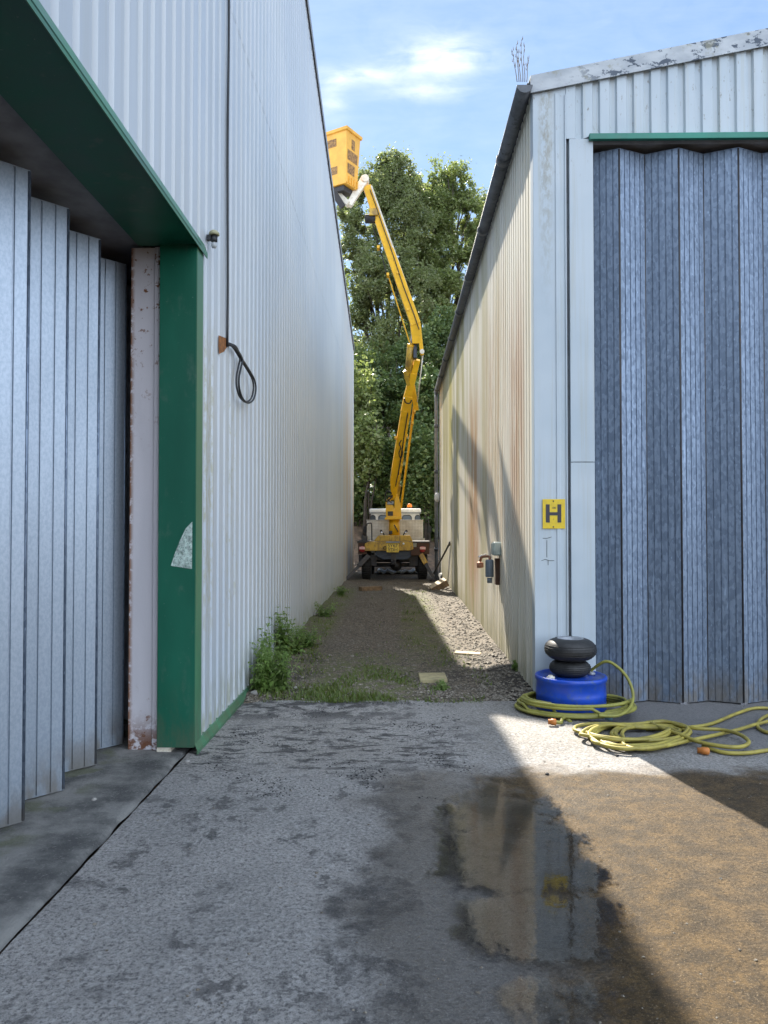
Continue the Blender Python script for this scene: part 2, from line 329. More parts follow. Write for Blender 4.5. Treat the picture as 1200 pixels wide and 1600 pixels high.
M.update(lclad=m_left_cladding(), rclad=m_right_cladding(), facade=m_facade(), verge=m_verge(),
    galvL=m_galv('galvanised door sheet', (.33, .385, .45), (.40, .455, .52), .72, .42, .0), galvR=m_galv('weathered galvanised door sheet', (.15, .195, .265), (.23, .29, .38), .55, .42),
    green=m_green(), green2=m_green('faded green paint', (.055, .19, .10)), teal=m_green('teal green paint', (.02, .20, .14)), rustw=m_rusty_white(),
    yard=m_yard(), thresh=m_threshold(), gravel=m_gravel(), water=m_water(), checker=m_checker(),
    yellow=m_yellow('yellow boom paint', (.86, .47, .010), amt=.4, lo=.58), dyellow=m_yellow('dirty yellow paint', (.56, .34, .03), lo=.47), orange=m_yellow('faded orange yellow fibreglass', (.90, .47, .065), amt=.25, lo=.6),
    cream=plain('cream paint', (.74, .68, .56), .5, var=.15, dirt=(.35, .25, .14)), white=plain('white paint', (.76, .76, .73), .35, var=.08, dirt=(.45, .42, .35), dirt_amt=.35),
    black=plain('black rubber', (.016, .016, .017), .7, var=.3, dirt=(.06, .055, .05)), steel=plain('dark greasy steel', (.035, .033, .034), .5, .2, dirt=(.09, .05, .03)), rust=plain('rusty steel', (.07, .032, .018), .8, dirt=(.05, .025, .015)),
    rust_light=plain('bright rust', (.30, .12, .035), .85, var=.5, scale=25, dirt=(.10, .04, .015), bump=.004), chrome=plain('chrome rod', (.75, .75, .78), .2, .9), navy=plain('dark blue panel', (.030, .042, .065), .5, dirt=(.06, .05, .04)),
    glass=plain('window glass', (.06, .075, .085), .08, .1, var=.05), red=plain('red lens', (.30, .025, .025), .3), pink=plain('faded lens', (.75, .45, .42), .4), amber=plain('amber beacon lens', (.85, .22, .01), .25),
    blue=plain('blue drum plastic', (.010, .065, .46), .35, var=.15, scale=9, dirt=(.05, .10, .26), dirt_amt=.75), tyre=plain('aged tyre rubber', (.022, .022, .022), .55, var=.4, scale=20, dirt=(.05, .05, .05)), alloy=plain('dusty alloy', (.34, .36, .39), .5, .4),
    hose=plain('yellow green hose', (.27, .26, .05), .5, var=.25, scale=7, dirt=(.17, .145, .045)), hose2=plain('yellow hose', (.34, .285, .055), .5, var=.25, scale=7, dirt=(.20, .15, .05)), conn=plain('orange fitting', (.50, .17, .03), .5), bconn=plain('blue grey fitting', (.12, .22, .28), .4),
    gutter=plain('grey stained gutter', (.105, .115, .130), .55, var=.35, scale=5, dirt=(.04, .045, .045), dirt_amt=.8), pipe=plain('grey plastic pipe', (.26, .28, .30), .45, dirt=(.15, .15, .14)), roof=plain('grey roof sheet', (.25, .26, .27), .6),
    dark=plain('grey interior board', (.32, .33, .37), .8), inside=plain('dark shed floor', (.03, .03, .03), .9), signy=plain('sign yellow', (.72, .50, .005), .35, var=.1, scale=25), signb=plain('sign black', (.022, .018, .028), .4),
    plate=plain('yellow plate', (.74, .52, .06), .45, var=.2, scale=30, dirt=(.35, .24, .06)), wood=plain('weathered timber', (.24, .155, .085), .8, var=.4, scale=14, dirt=(.12, .08, .05), bump=.004), sawn=plain('pale sawn timber', (.55, .42, .27), .75, var=.25, scale=20, bump=.003), board=plain('pale yellow board', (.42, .36, .20), .7, var=.3, scale=12, dirt=(.26, .22, .11)),
    stone=plain('pale stone', (.40, .38, .35), .8, var=.4, scale=15, bump=.01), soil=plain('leaf litter soil', (.13, .085, .055), .9, var=.6, scale=5, dirt=(.05, .06, .02), bump=.06), bark=plain('bark', (.065, .052, .040), .9, var=.5, scale=9, bump=.03), cable=plain('black cable', (.02, .022, .025), .5),
    tap=plain('corroded brass', (.36, .17, .10), .5, .4, dirt=(.12, .10, .09)), meter=plain('blue grey meter', (.16, .20, .24), .45), boxgrey=plain('grey green enclosure', (.42, .50, .48), .45), lampw=plain('white lamp shell', (.75, .77, .78), .4, var=.05), lampc=plain('cream lamp cap', (.42, .40, .24), .5),
    sheet=plain('grey corrugated sheet', (.40, .42, .43), .6, var=.3, dirt=(.22, .2, .18)), sticker=plain('torn paper sticker', (.45, .55, .50), .8, var=.5, scale=34, dirt=(.006, .11, .063), dirt_amt=1.0), decal=plain('weathered decal', (.30, .16, .06), .6, var=.8, scale=24, dirt=(.70, .38, .05), dirt_amt=.9), screw=plain('screw head', (.05, .06, .055), .5, .3), straw=plain('dry grass stem', (.20, .15, .10), .8),
    crumb=plain('black crumbs', (.02, .02, .021), .9, var=.5), filament=plain('clear bulb glass', (.45, .47, .48), .15))
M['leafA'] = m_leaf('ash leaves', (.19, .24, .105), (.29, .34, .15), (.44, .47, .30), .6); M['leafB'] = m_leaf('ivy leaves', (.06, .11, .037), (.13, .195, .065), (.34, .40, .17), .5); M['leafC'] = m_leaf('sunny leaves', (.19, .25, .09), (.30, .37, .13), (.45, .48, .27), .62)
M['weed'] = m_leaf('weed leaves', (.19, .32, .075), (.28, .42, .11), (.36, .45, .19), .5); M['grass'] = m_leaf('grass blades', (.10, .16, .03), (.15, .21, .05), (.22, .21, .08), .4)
# ------------------------------------------------------------------ sun and sky
SD = V((-.22, 1, .909)).normalized(); EL = math.asin(SD.z); AZ = math.atan2(SD.x, SD.y)
ld = bpy.data.lights.new('sun', 'SUN'); ld.energy = 4.2; ld.angle = math.radians(.5); ld.color = (1, .925, .81)
lo = bpy.data.objects.new('sun', ld); COL.objects.link(lo); lo.rotation_euler = (-SD).to_track_quat('-Z', 'Y').to_euler(); lo.location = (-5, 20, 30)
W = bpy.data.worlds.new('World'); SC.world = W; W.use_nodes = True; wt = W.node_tree; bg = wt.nodes['Background']
sky = wt.nodes.new('ShaderNodeTexSky'); sky.sky_type = 'NISHITA'; sky.sun_disc = False; sky.sun_elevation = EL; sky.sun_rotation = AZ
sky.air_density = 1.0; sky.dust_density = .06; sky.ozone_density = 1.5; sky.altitude = 50
def wn(typ, **k):
    x = wt.nodes.new(typ)
    for a, v in k.items(): setattr(x, a, v)
    return x
def wm(op, a, b=0.0, c=0.0, clamp=False):
    m = wn('ShaderNodeMath', operation=op, use_clamp=clamp)
    for i, v in enumerate((a, b, c)):
        if hasattr(v, 'is_output'): wt.links.new(v, m.inputs[i])
        else: m.inputs[i].default_value = v
    return m.outputs[0]
tc = wn('ShaderNodeTexCoord'); sp = wn('ShaderNodeSeparateXYZ'); wt.links.new(tc.outputs['Generated'], sp.inputs[0])
yy = wm('MAXIMUM', sp.outputs[1], .05); gx = wm('DIVIDE', sp.outputs[0], yy); gz_ = wm('DIVIDE', sp.outputs[2], yy)
cb = wn('ShaderNodeCombineXYZ'); wt.links.new(gx, cb.inputs[0]); wt.links.new(gz_, cb.inputs[1])
mp = wn('ShaderNodeMapping'); mp.inputs['Rotation'].default_value = (0, 0, math.radians(-27)); mp.inputs['Scale'].default_value = (9, 48, 1); wt.links.new(cb.outputs[0], mp.inputs[0])
mp2 = wn('ShaderNodeMapping'); mp2.inputs['Scale'].default_value = (14, 26, 1); wt.links.new(cb.outputs[0], mp2.inputs[0])
def wnoise(vec, sc, det, dist=0.0):
    n = wn('ShaderNodeTexNoise'); wt.links.new(vec, n.inputs['Vector']); n.inputs['Scale'].default_value = sc; n.inputs['Detail'].default_value = det; n.inputs['Roughness'].default_value = .6; n.inputs['Distortion'].default_value = dist; return n.outputs['Fac']
def blob(cx, cz, rx, rz):
    a = wm('POWER', wm('DIVIDE', wm('SUBTRACT', gx, cx), rx), 2.0); b = wm('POWER', wm('DIVIDE', wm('SUBTRACT', gz_, cz), rz), 2.0)
    return wm('POWER', 2.718, wm('MULTIPLY', wm('ADD', a, b), -1.0))
n1 = wnoise(mp.outputs[0], 1, 5, .3); n2 = wnoise(mp2.outputs[0], 1, 6, .5)
den = wm('ADD', wm('MULTIPLY', blob(.060, .622, .055, .028), 1.15), wm('ADD', wm('MULTIPLY', blob(-.055, .598, .055, .012), .9), wm('MULTIPLY', blob(.04, .575, .06, .012), .6)))
den = wm('ADD', den, wm('MULTIPLY', blob(-.085, .565, .02, .03), .5)); den = wm('ADD', den, .14)
tex = wm('ADD', wm('MULTIPLY', n1, .5), wm('MULTIPLY', n2, .75)); cl = wm('MULTIPLY', den, wm('MULTIPLY', wm('SUBTRACT', tex, .36), 2.6), clamp=True)
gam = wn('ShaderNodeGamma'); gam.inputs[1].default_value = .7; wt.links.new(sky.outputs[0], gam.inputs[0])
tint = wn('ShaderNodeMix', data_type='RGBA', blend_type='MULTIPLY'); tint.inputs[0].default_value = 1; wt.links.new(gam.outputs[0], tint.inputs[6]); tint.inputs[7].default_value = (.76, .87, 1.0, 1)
# broken bright cloud added to the unseen sky behind the viewer as fill light
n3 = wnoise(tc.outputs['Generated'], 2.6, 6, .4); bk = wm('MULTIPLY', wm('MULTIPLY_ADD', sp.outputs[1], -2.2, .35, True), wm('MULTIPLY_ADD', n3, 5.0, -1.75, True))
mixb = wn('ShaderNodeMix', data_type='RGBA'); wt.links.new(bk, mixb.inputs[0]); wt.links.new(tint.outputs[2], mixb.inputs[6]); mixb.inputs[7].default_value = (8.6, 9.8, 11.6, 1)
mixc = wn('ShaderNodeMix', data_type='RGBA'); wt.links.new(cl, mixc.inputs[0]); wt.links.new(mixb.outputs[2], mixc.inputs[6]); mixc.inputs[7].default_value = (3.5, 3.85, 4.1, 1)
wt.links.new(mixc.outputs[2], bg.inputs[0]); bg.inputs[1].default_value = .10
SC.view_settings.view_transform = 'Standard'; SC.view_settings.look = 'None'; SC.view_settings.exposure = 1.68; SC.view_settings.gamma = 1
SC.render.film_transparent = False
try:
    SC.cycles.use_denoising = True; SC.cycles.max_bounces = 8; SC.cycles.transparent_max_bounces = 12; SC.cycles.caustics_reflective = False; SC.cycles.caustics_refractive = False
except Exception: pass
# ------------------------------------------------------------------ ground
XL, XR, YF = -1.347, 1.21, 6.74
def lane_z(x, y):
    z = .01+.08*sst(6.6, 15, y)
    z += .028*noise.noise(V((x*1.6, y*1.2, 3)))+.012*noise.noise(V((x*5, y*5, 1)))
    z += .07*sst(-1.0, -1.4, x)*(.5+.5*noise.noise(V((0, y*1.3, 5))))+.05*sst(.9, 1.25, x)
    return z-.05*(1-sst(6.54, 6.8, y))
def land_z(x, y):
    if y < 24: return -.09
    b = sst(24.5, 33, y)*2.6+sst(30, 70, y)*2.0
    b *= .55+.45*sst(2, -2.5, x)
    return -.09+.16*sst(24, 25, y)+b+.12*noise.noise(V((x*.9, y*.9, 0)))*sst(24.5, 26, y)
xs = [-900, -300, -120, -60, -30, -16, -9, -6]+lin(-4.5, 4.5, 37)+[6, 9, 16, 30, 60, 120, 300, 900]
ys = [-900, -200, -60, -20, -5, 5, 15, 20]+lin(23, 36, 53)+[38, 42, 48, 60, 90, 150, 300, 900]
grid('ground', xs, ys, land_z, M['soil'])
def yard_z(x, y):
    z = -.045*sst(1.35, 1.8, x)*sst(5.4, 6.3, y)
    e = ((x-.52-.03*(y-3.5))/.42)**2+((y-3.35)/1.7)**2
    d = math.exp(-e*1.1)
    z -= .042*d
    z += (.010*noise.noise(V((x*2.3, y*1.9, 7)))*min(1, .2+e*.5)+.0045*noise.noise(V((x*7, y*6, 2)))*min(1, .25+e*.5)+.003*noise.noise(V((x*20, y*20, 4)))*min(1, .2+e*.5))
    return z
xs = [-1.385]+lin(-1.3, -.1, 50)+lin(-.08, 1.5, 106)+lin(1.53, 4.5, 60)+[6, 9, 14, 24, 60]
ys = [-60, -30, -14, -8, -4, -2, -.5, .6]+lin(1.2, 5.2, 230)+lin(5.22, 6.68, 60)
o = grid('concrete_yard', xs, ys, yard_z, M['yard'])
grid('door_apron', lin(1.2, 12, 60), [6.67, 6.8, 7.1, 7.4], lambda x, y: yard_z(x, min(y, 6.68))-.003, M['yard'])
o = grid('puddle_water', lin(.0, 1.45, 6), lin(1.7, 5.0, 6), lambda x, y: -.013, M['water'])
# threshold strip inside the big door opening, with a ragged open joint
m = MB(); n = 150; rows = []
yl = lin(-6, 6.0, n)
cols = [0, .02, .06, .12, .2, .3, .45, .7, 1.1, 3]
m.v = [V((-1.405+.016*noise.noise(V((y*5, 1, 0)))*(1 if k == 0 else .3)-c, y, .012+.008*noise.noise(V((c*6, y*4, 2)))-(.02 if k == 0 else 0))) for y in yl for k, c in enumerate(cols)]
for j in range(n-1):
    for i in range(len(cols)-1): a = j*len(cols)+i; m.face((a+1, a, a+len(cols), a+len(cols)+1), True)
tag(m.build('threshold_slab', M['thresh']), kind='structure')
grid('gravel_lane', lin(-1.40, 1.30, 55), lin(6.58, 25, 175), lane_z, M['gravel'])
# loose stones
def stones(n, xr, yr, smin, smax, zf, bias=None):
    out = []
    for _ in range(n):
        x = random.uniform(*xr); y = yr[0]+(yr[1]-yr[0])*random.random()**1.7
        if bias and random.random() > bias(x, y): continue
        s = random.uniform(smin, smax)*random.uniform(.6, 1.3); z = zf(x, y)+s*.15; a = random.uniform(0, 6.28)
        R = Matrix.Rotation(a, 3, 'Z') @ Matrix.Rotation(random.uniform(-.4, .4), 3, 'X')
        P = [R @ V(q)*s for q in ((1, 0, 0), (.25, .8, .1), (-.8, .45, 0), (-.7, -.5, .05), (.3, -.75, 0))]; T = R @ V((.05, .05, .5))*s; T2 = R @ V((-.25, 0, .47))*s
        c = V((x, y, z))
        for i in range(5): out += [c+P[i], c+P[(i+1) % 5], c+(T if i in (0, 4) else T2)]
        out += [c+P[1], c+T, c+T2, c+P[4], c+T2, c+T]
    return [tuple(q) for q in out]
M['stoneVar'] = (lambda t: t.done(t.mix(t.rng(t.new('ShaderNodeNewGeometry').outputs['Random Per Island'], 0, 1, smooth=False), (.08, .065, .05), (.28, .25, .20)), .8))(NT('loose gravel stones'))
tag(np_mesh('gravel_stones', stones(9000, (-1.32, 1.2), (6.62, 20), .007, .02, lane_z), 3, M['stoneVar']), 'loose gravel stones strewn along the lane between the two sheds', 'gravel', kind='stuff')
tag(np_mesh('gravel_chips', stones(900, (.75, 1.2), (6.7, 18), .012, .035, lane_z), 3, M['stoneVar']), 'pale chips and leaf litter along the foot of the sunlit wall', 'debris', kind='stuff')
def crumbp(x, y): return max(0, noise.noise(V((x*2.2, y*4, 9)))*2.2)*(1 if y > 5.5 else .5)
tag(np_mesh('black_crumbs', stones(9000, (-1.2, .5), (4.3, 6.66), .0025, .008, yard_z, crumbp), 3, M['crumb']), 'black crumbs of dirt scattered on the concrete before the gravel lane', 'debris', kind='stuff')
tag(np_mesh('grit', stones(260, (-1.3, 2.6), (2.4, 6.1), .004, .009, yard_z), 3, M['stoneVar']), 'pale grit sprinkled over the concrete yard', 'grit', kind='stuff')
# ------------------------------------------------------------------ leaf helpers
def leaf_quads(C, size, up=None, aspect=.5, flat=.0):
    N = len(C); d = RNG.normal(size=(N, 3)); d[:, 2] = d[:, 2]*.7-.25; d /= np.linalg.norm(d, axis=1)[:, None]
    a = RNG.normal(size=(N, 3)); a -= d*(a*d).sum(1)[:, None]; a /= np.linalg.norm(a, axis=1)[:, None]
    nrm = np.cross(d, a); s = size*RNG.uniform(.65, 1.35, N)[:, None]
    b = C-d*s*.5; t = C+d*s*.5-nrm*s*.08; l = C+a*s*aspect*.5+nrm*s*.1; r = C-a*s*aspect*.5+nrm*s*.1
    return np.stack([b, l, t, r], 1).reshape(-1, 3)
def blob_points(blobs, n, clump, thr):
    out = []; w = np.array([b[3]*b[4]*b[5] for b in blobs])**.75; w /= w.sum()
    for b, k in zip(blobs, (w*n).astype(int)):
        got = 0
        while got < k:
            u = RNG.normal(size=3); u /= np.linalg.norm(u); r = RNG.random()**.5*(1 if RNG.random() > .25 else RNG.uniform(.9, 1.35))
            p = np.array(b[:3])+u*r*np.array(b[3:6])*(1+.25*noise.noise(V(u*2.3+np.array(b[:3]))))
            if noise.noise(V(p*clump))+.55*noise.noise(V(p*clump*2.7)) > thr+.2*(random.random()-.5): out.append(p); got += 1
            elif random.random() < .02: got += 1
    return np.array(out)
def limb(mb, a, b, r0, r1, wob=.12, n=7):
    a = V(a); b = V(b); L = (b-a).length; pts = []
    for i in range(n):
        t = i/(n-1); p = a.lerp(b, t); k = math.sin(math.pi*t)*wob*L
        pts.append(p+V((noise.noise(V((t*2, a.x+b.x, 1))), noise.noise(V((t*2, b.x, 8))), noise.noise(V((t*2, b.z, 4)))*.5+.12))*k)
    mb.tube(pts, [r0+(r1-r0)*i/(n-1) for i in range(n)], 7)
    return pts
def tree(name, label, base, blobs, n, size, mat, r0, group, clump=.8, thr=-.05, fork=.35, twigs=3):
    base = V(base); t = thing(name, label, 'tree', base, group); mb = MB()
    top = V((base.x*.4+.6*blobs[0][0], blobs[0][1]*.6+base.y*.4, base.z+(blobs[0][2]-base.z)*fork))
    limb(mb, base-V((0, 0, .3)), top, r0, r0*.62, .06)
    for b in blobs:
        c = V(b[:3]); pts = limb(mb, top.lerp(base, random.uniform(0, .25)), c, r0*.5, r0*.1, .1)
        for _ in range(twigs):
            u = V(RNG.normal(size=3)).normalized(); e = c+V((u.x*b[3], u.y*b[4], u.z*b[5]))*.85
            limb(mb, pts[random.randint(2, 5)], e, r0*.16, r0*.03, .1, 6)
    mb.build('trunk', M['bark'], t)
    np_mesh('crown', leaf_quads(blob_points(blobs, n, clump, thr), size), 4, mat, t)
    return t
def bl(px, py, Y, rx, rz, ry=None):
    c = PY(px, py, Y); k = Y/FP; return (c.x, c.y, c.z, rx*k, (ry or rx)*k, rz*k)
TG = 'trees beyond the lane'
tree('ash_tree', 'tall airy ash tree rising behind the yellow boom, highest crown', (-.6, 43, 3), [bl(606, 300, 43, 50, 60), bl(570, 350, 42, 36, 40), bl(640, 350, 42, 44, 56), bl(590, 430, 41, 52, 54), bl(560, 500, 42, 40, 54), bl(640, 450, 41, 50, 60), bl(612, 268, 43, 34, 30), bl(600, 540, 41, 54, 56), bl(548, 410, 42, 26, 50), bl(640, 305, 43, 30, 40), bl(575, 300, 43, 24, 34), bl(545, 340, 43, 20, 34)], 72000, .165, M['leafA'], .30, TG, .95, .11)
tree('ash_tree', 'twin-topped ash tree between the boom and the right-hand gutter', (2.2, 45, 3.2), [bl(692, 330, 45, 46, 54), bl(700, 280, 45, 36, 34), bl(675, 390, 44, 44, 44), bl(725, 360, 44, 30, 46), bl(700, 440, 43, 52, 54), bl(722, 306, 45, 24, 34), bl(670, 500, 43, 54, 60), bl(735, 410, 44, 30, 50), bl(668, 315, 45, 24, 36), bl(655, 400, 45, 32, 60), bl(662, 345, 45, 34, 52), bl(738, 350, 45, 28, 40), bl(650, 310, 45, 24, 40)], 74000, .165, M['leafC'], .30, TG, .95, .12)
tree('young_tree', 'small tree half hidden behind the right-hand gutter', (5.6, 47, 3.5), [bl(765, 330, 47, 24, 36), bl(752, 380, 47, 24, 44), bl(790, 350, 47, 30, 50)], 14000, .16, M['leafA'], .16, TG, .9, .1)
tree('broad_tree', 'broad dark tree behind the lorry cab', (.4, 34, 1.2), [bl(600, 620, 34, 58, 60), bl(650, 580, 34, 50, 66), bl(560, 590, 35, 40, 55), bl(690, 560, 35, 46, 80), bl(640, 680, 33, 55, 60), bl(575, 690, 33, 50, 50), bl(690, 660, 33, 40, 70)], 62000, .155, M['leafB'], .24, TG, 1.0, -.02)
tree('lane_shade_tree', 'loose tree added behind the end of the left shed to shade the lane', (-3.9, 31, 1.4), [(-3.4, 31, 9.6, 1.3, 1.6, 3.2), (-2.6, 31, 7.2, .9, 1.4, 2.4), (-4.6, 31, 8, 1.4, 1.5, 3.5), (-2.5, 31.5, 11.2, .55, 1.0, 1.3)], 18000, .17, M['leafC'], .17, TG, 1.1, .08)  # mostly hidden tree, added so its crown throws shade on the lane
def shrub(label, px, py, Y, rx, rz, n, mat, base_z=None, size=.15):
    b = bl(px, py, Y, rx, rz, rx*.8); t = thing('shrub', label, 'shrub', (b[0], b[1], land_z(b[0], b[1])), 'ivy-clad shrubs behind the lorry')
    mb = MB()
    for _ in range(6): limb(mb, V((b[0]+random.uniform(-.2, .2), b[1], land_z(b[0], b[1])-.1)), V((b[0]+random.uniform(-.8, .8)*b[3], b[1]+random.uniform(-.5, .5)*b[4], b[2]+random.uniform(-.2, .8)*b[5])), .045, .012)
    mb.build('stem', M['bark'], t)
    blobs = [b]+[(b[0]+random.uniform(-.5, .5)*b[3], b[1]+random.uniform(-.4, .4)*b[4], b[2]+random.uniform(-.6, .6)*b[5], b[3]*.6, b[4]*.6, b[5]*.5) for _ in range(3)]
    np_mesh('foliage', leaf_quads(blob_points(blobs, n, 1.7, -.12), size, aspect=.7), 4, mat, t)
shrub('bright-leaved shrub just beyond the left shed corner', 572, 700, 28.5, 30, 58, 5200, M['leafC'])
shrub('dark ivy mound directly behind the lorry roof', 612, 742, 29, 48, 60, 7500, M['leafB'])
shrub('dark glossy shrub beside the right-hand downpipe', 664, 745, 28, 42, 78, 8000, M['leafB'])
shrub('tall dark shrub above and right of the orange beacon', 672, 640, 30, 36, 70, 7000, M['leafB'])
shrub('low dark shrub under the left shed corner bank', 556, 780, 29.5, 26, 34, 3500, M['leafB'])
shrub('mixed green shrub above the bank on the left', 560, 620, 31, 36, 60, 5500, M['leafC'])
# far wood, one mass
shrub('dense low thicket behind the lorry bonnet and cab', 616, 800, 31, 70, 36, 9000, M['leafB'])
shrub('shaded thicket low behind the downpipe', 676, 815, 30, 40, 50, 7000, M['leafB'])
fw = [(x, 62+random.uniform(-4, 8), 6+random.uniform(-1, 2), 5, 4, 7) for x in range(-34, 36, 5)]
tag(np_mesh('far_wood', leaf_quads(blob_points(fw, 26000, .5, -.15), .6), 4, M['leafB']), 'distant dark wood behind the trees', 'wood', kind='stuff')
# ------------------------------------------------------------------ corrugated sheet
def corrugated(mb, s0, s1, pitch, prof, plane, zb, zt, laps=(), lap_out=.004):
    """prof: list of (fraction, depth) over one pitch; plane(s, depth, z) -> point"""
    S = []; k = math.floor(s0/pitch)
    while k*pitch < s1:
        for f, d in prof:
            s = (k+f)*pitch
            S.append((s, d))
        k += 1
    def dep(x):
        for (a, da), (b, db) in zip(S[:-1], S[1:]):
            if a <= x <= b: return da+(db-da)*(x-a)/max(b-a, 1e-9)
        return 0
    S.append((k*pitch, 0)); S = [(s0, dep(s0))]+[q for q in S if s0+1e-4 < q[0] < s1-1e-4]+[(s1, dep(s1))]
    prev = None
    for s, d in S:
        zs = [zb(s)]; off = [0.0]; acc = 0
        for L in laps:
            if zb(s) < L < zt(s)-.05: zs += [L, L]; off += [acc, acc-lap_out]; acc -= lap_out
        zs.append(zt(s)); off.append(acc)
        cur = mb.add([plane(s, d+o_, z) for z, o_ in zip(zs, off)]), len(zs)
        if prev and prev[1] == cur[1]:
            for i in range(cur[1]-1): mb.face((prev[0]+i, cur[0]+i, cur[0]+i+1, prev[0]+i+1))
        elif prev:
            mb.face((prev[0], cur[0], cur[0]+cur[1]-1, prev[0]+prev[1]-1))
        prev = cur
    return mb
# ------------------------------------------------------------------ left shed
YE, ZE, SL = 23.75, 7.10, .177; YRG = 6.9; YN = 2*YRG-YE
def ztopL(y): return ZE+SL*(min(YE-y, y-YN))
LB = thing('white_shed', 'white corrugated shed on the left with big green-framed doorway', 'shed', (-6, 7, 0))
profL = [(0, 0), (.62, 0), (.70, .026), (.90, .026), (.985, 0)]
m = MB()
corrugated(m, 5.26, YE, .2, profL, lambda s, d, z: (XL-d, s, z), lambda s: .055 if s < 6.95 else -.02, lambda s: ztopL(s)-.02, (5.72,), .0022)
corrugated(m, YN, 5.26, .2, profL, lambda s, d, z: (XL-d, s, z), lambda s: 3.45 if s > -3 else -.05, lambda s: ztopL(s)-.02, (5.72,), .0022)
m.build('side_wall', M['lclad'], LB)
m = MB(); m.box(-14, XL-.04, YE-.12, YE, -.1, ZE-.15); m.box(-14, XL-.04, YN, YN+.12, -.1, ZE-.15)
for zz in ((-14.2, -14),): m.prism([(-14.2, YN, -.1), (-14.2, YE, -.1), (-14.2, YE, ZE), (-14.2, YRG, ztopL(YRG)), (-14.2, YN, ZE)], (.15, 0, 0))
m.build('wall', M['lclad'], LB)
m = MB()
for a, b in ((YN-.15, YRG), (YRG, YE+.15)):
    za = ZE-.03 if a < YRG-1 else ztopL(YRG); zb_ = ztopL(YRG) if b < YRG+1 else ZE-.03
    m.hexa([(-14.3, a, za), (XL+.02, a, za), (XL+.02, b, zb_), (-14.3, b, zb_), (-14.3, a, za+.05), (XL+.02, a, za+.05), (XL+.02, b, zb_+.05), (-14.3, b, zb_+.05)])
m.build('roof', M['roof'], LB)
m = MB()   # verge trim: a folded strip standing proud of the ribs
for a, b in ((YN-.15, YRG), (YRG, YE+.1)):
    za, zb_ = ztopL(a)-.0, ztopL(b)
    m.hexa([(XL+.024, a, za-.07), (XL+.034, a, za-.07), (XL+.034, b, zb_-.07), (XL+.024, b, zb_-.07), (XL+.024, a, za+.065), (XL+.034, a, za+.065), (XL+.034, b, zb_+.065), (XL+.024, b, zb_+.065)])
m.build('verge_trim', M['pipe'], LB)
m = MB(); m.box(XL-.03, XL+.012, YE-.10, YE+.02, -.05, ZE-.1); m.build('corner_flashing', M['lclad'], LB)
# doorway: post, lintel, soffit, column
YP = 5.08; ZL = 3.395
m = MB(); m.box(-1.585, XL+.006, YP, YP+.006, .045, ZL); m.box(XL-.0, XL+.0085, YP+.006, YP+.17, .045, ZL); m.build('door_post', [M['green']], LB)
post = [o for o in LB.children if o.name.startswith('door_post')][0]
m = MB(); m.box(XL+.009, XL+.012, YP+.006, YP+.165, .05, ZL-.01); m.build('edge_strip', M['green2'], LB)
def screw_mesh():
    s = MB(); s.lathe([(.011, 0), (.011, -.004), (.006, -.008), (0, -.009)], (0, 0, 0), 'y', 8); return s
scr = screw_mesh().build('screw', M['screw'], post); first = True
for k in range(9):
    for (x, y) in ((-1.545, YP),):
        o = scr if first else scr.copy()
        if not first: COL.objects.link(o)
        first = False; o.parent = post; o.location = V((x+random.uniform(-.004, .004), y, .12+k*.395))-wloc(post)
for k in range(8):
    o = scr.copy(); COL.objects.link(o); o.parent = post; o.rotation_euler = (0, 0, math.pi/2); o.location = V((XL+.012, YP+.09, .3+k*.43))-wloc(post)
m = MB(); pts = [PY(x, y, YP-.001) for x, y in ((267, 884), (272, 868), (281, 845), (290, 826), (300.5, 815), (300, 889))]
m.prism(pts, (0, -.0012, 0)); m.build('torn_sticker', M['sticker'], post)
m = MB(); m.box(-1.74, XL+.028, -3, YP+.03, ZL, ZL+.006); m.box(-1.74, -1.735, -3, YP+.03, ZL+.006, ZL+.12); m.build('lintel_soffit', M['green'], LB)
m = MB(); m.box(XL+.022, XL+.028, -3, YP+.22, ZL-.022, ZL+.012)
m.hexa([(XL+.004, -3, ZL+.012), (XL+.028, -3, ZL+.012), (XL+.028, YP+.22, ZL+.012), (XL+.004, YP+.22, ZL+.012), (XL+.003, -3, ZL+.075), (XL+.006, -3, ZL+.075), (XL+.006, YP+.22, ZL+.075), (XL+.003, YP+.22, ZL+.075)])
lint = m.build('lintel_flashing', M['green2'], LB)
for k in range(14):
    o = scr.copy(); COL.objects.link(o); o.parent = lint; o.rotation_euler = (0, 0, math.pi/2); o.location = V((XL+.012, 2.2+k*.2+.06, ZL+.075))-wloc(lint)
m = MB(); m.box(-3.2, -1.745, -3, 5.9, ZL+.03, ZL+.09); m.build('ceiling_board', M['dark'], LB)
m = MB()   # H section column with flanges
m.box(-1.80, -1.60, 5.14, 5.155, .0, ZL); m.box(-1.80, -1.785, 5.155, 5.34, .0, ZL); m.box(-1.635, -1.60, 5.125, 5.139, .0, ZL)
m.build('steel_column', M['rustw'], LB, bevel=.004)
m = MB(); m.box(-1.59, -1.495, YP+.01, YP+.16, -.0, .044); m.build('packing_block', M['cream'], LB)
m = MB()
m.hexa([(XL-.04, YP+.18, .045), (XL+.032, YP+.0, .018), (XL+.032, 6.98, .018), (XL-.04, 6.98, .045), (XL-.04, YP+.18, .07), (XL+.012, YP+.0, .066), (XL+.012, 6.98, .066), (XL-.04, 6.98, .07)])
m.box(XL+.026, XL+.034, YP, 6.98, .0, .022)
m.build('base_flashing', M['green2'], LB)
m = MB(); m.box(-5.5, -5.4, -4, 9, 0, 3.4); m.box(-5.4, -1.40, 5.95, 6.0, 0, 3.4); m.build('inner_wall', M['dark'], LB)
grid('shed_floor', [-5.5, -4.35], [-5, 6], lambda x, y: .004, M['inside'])
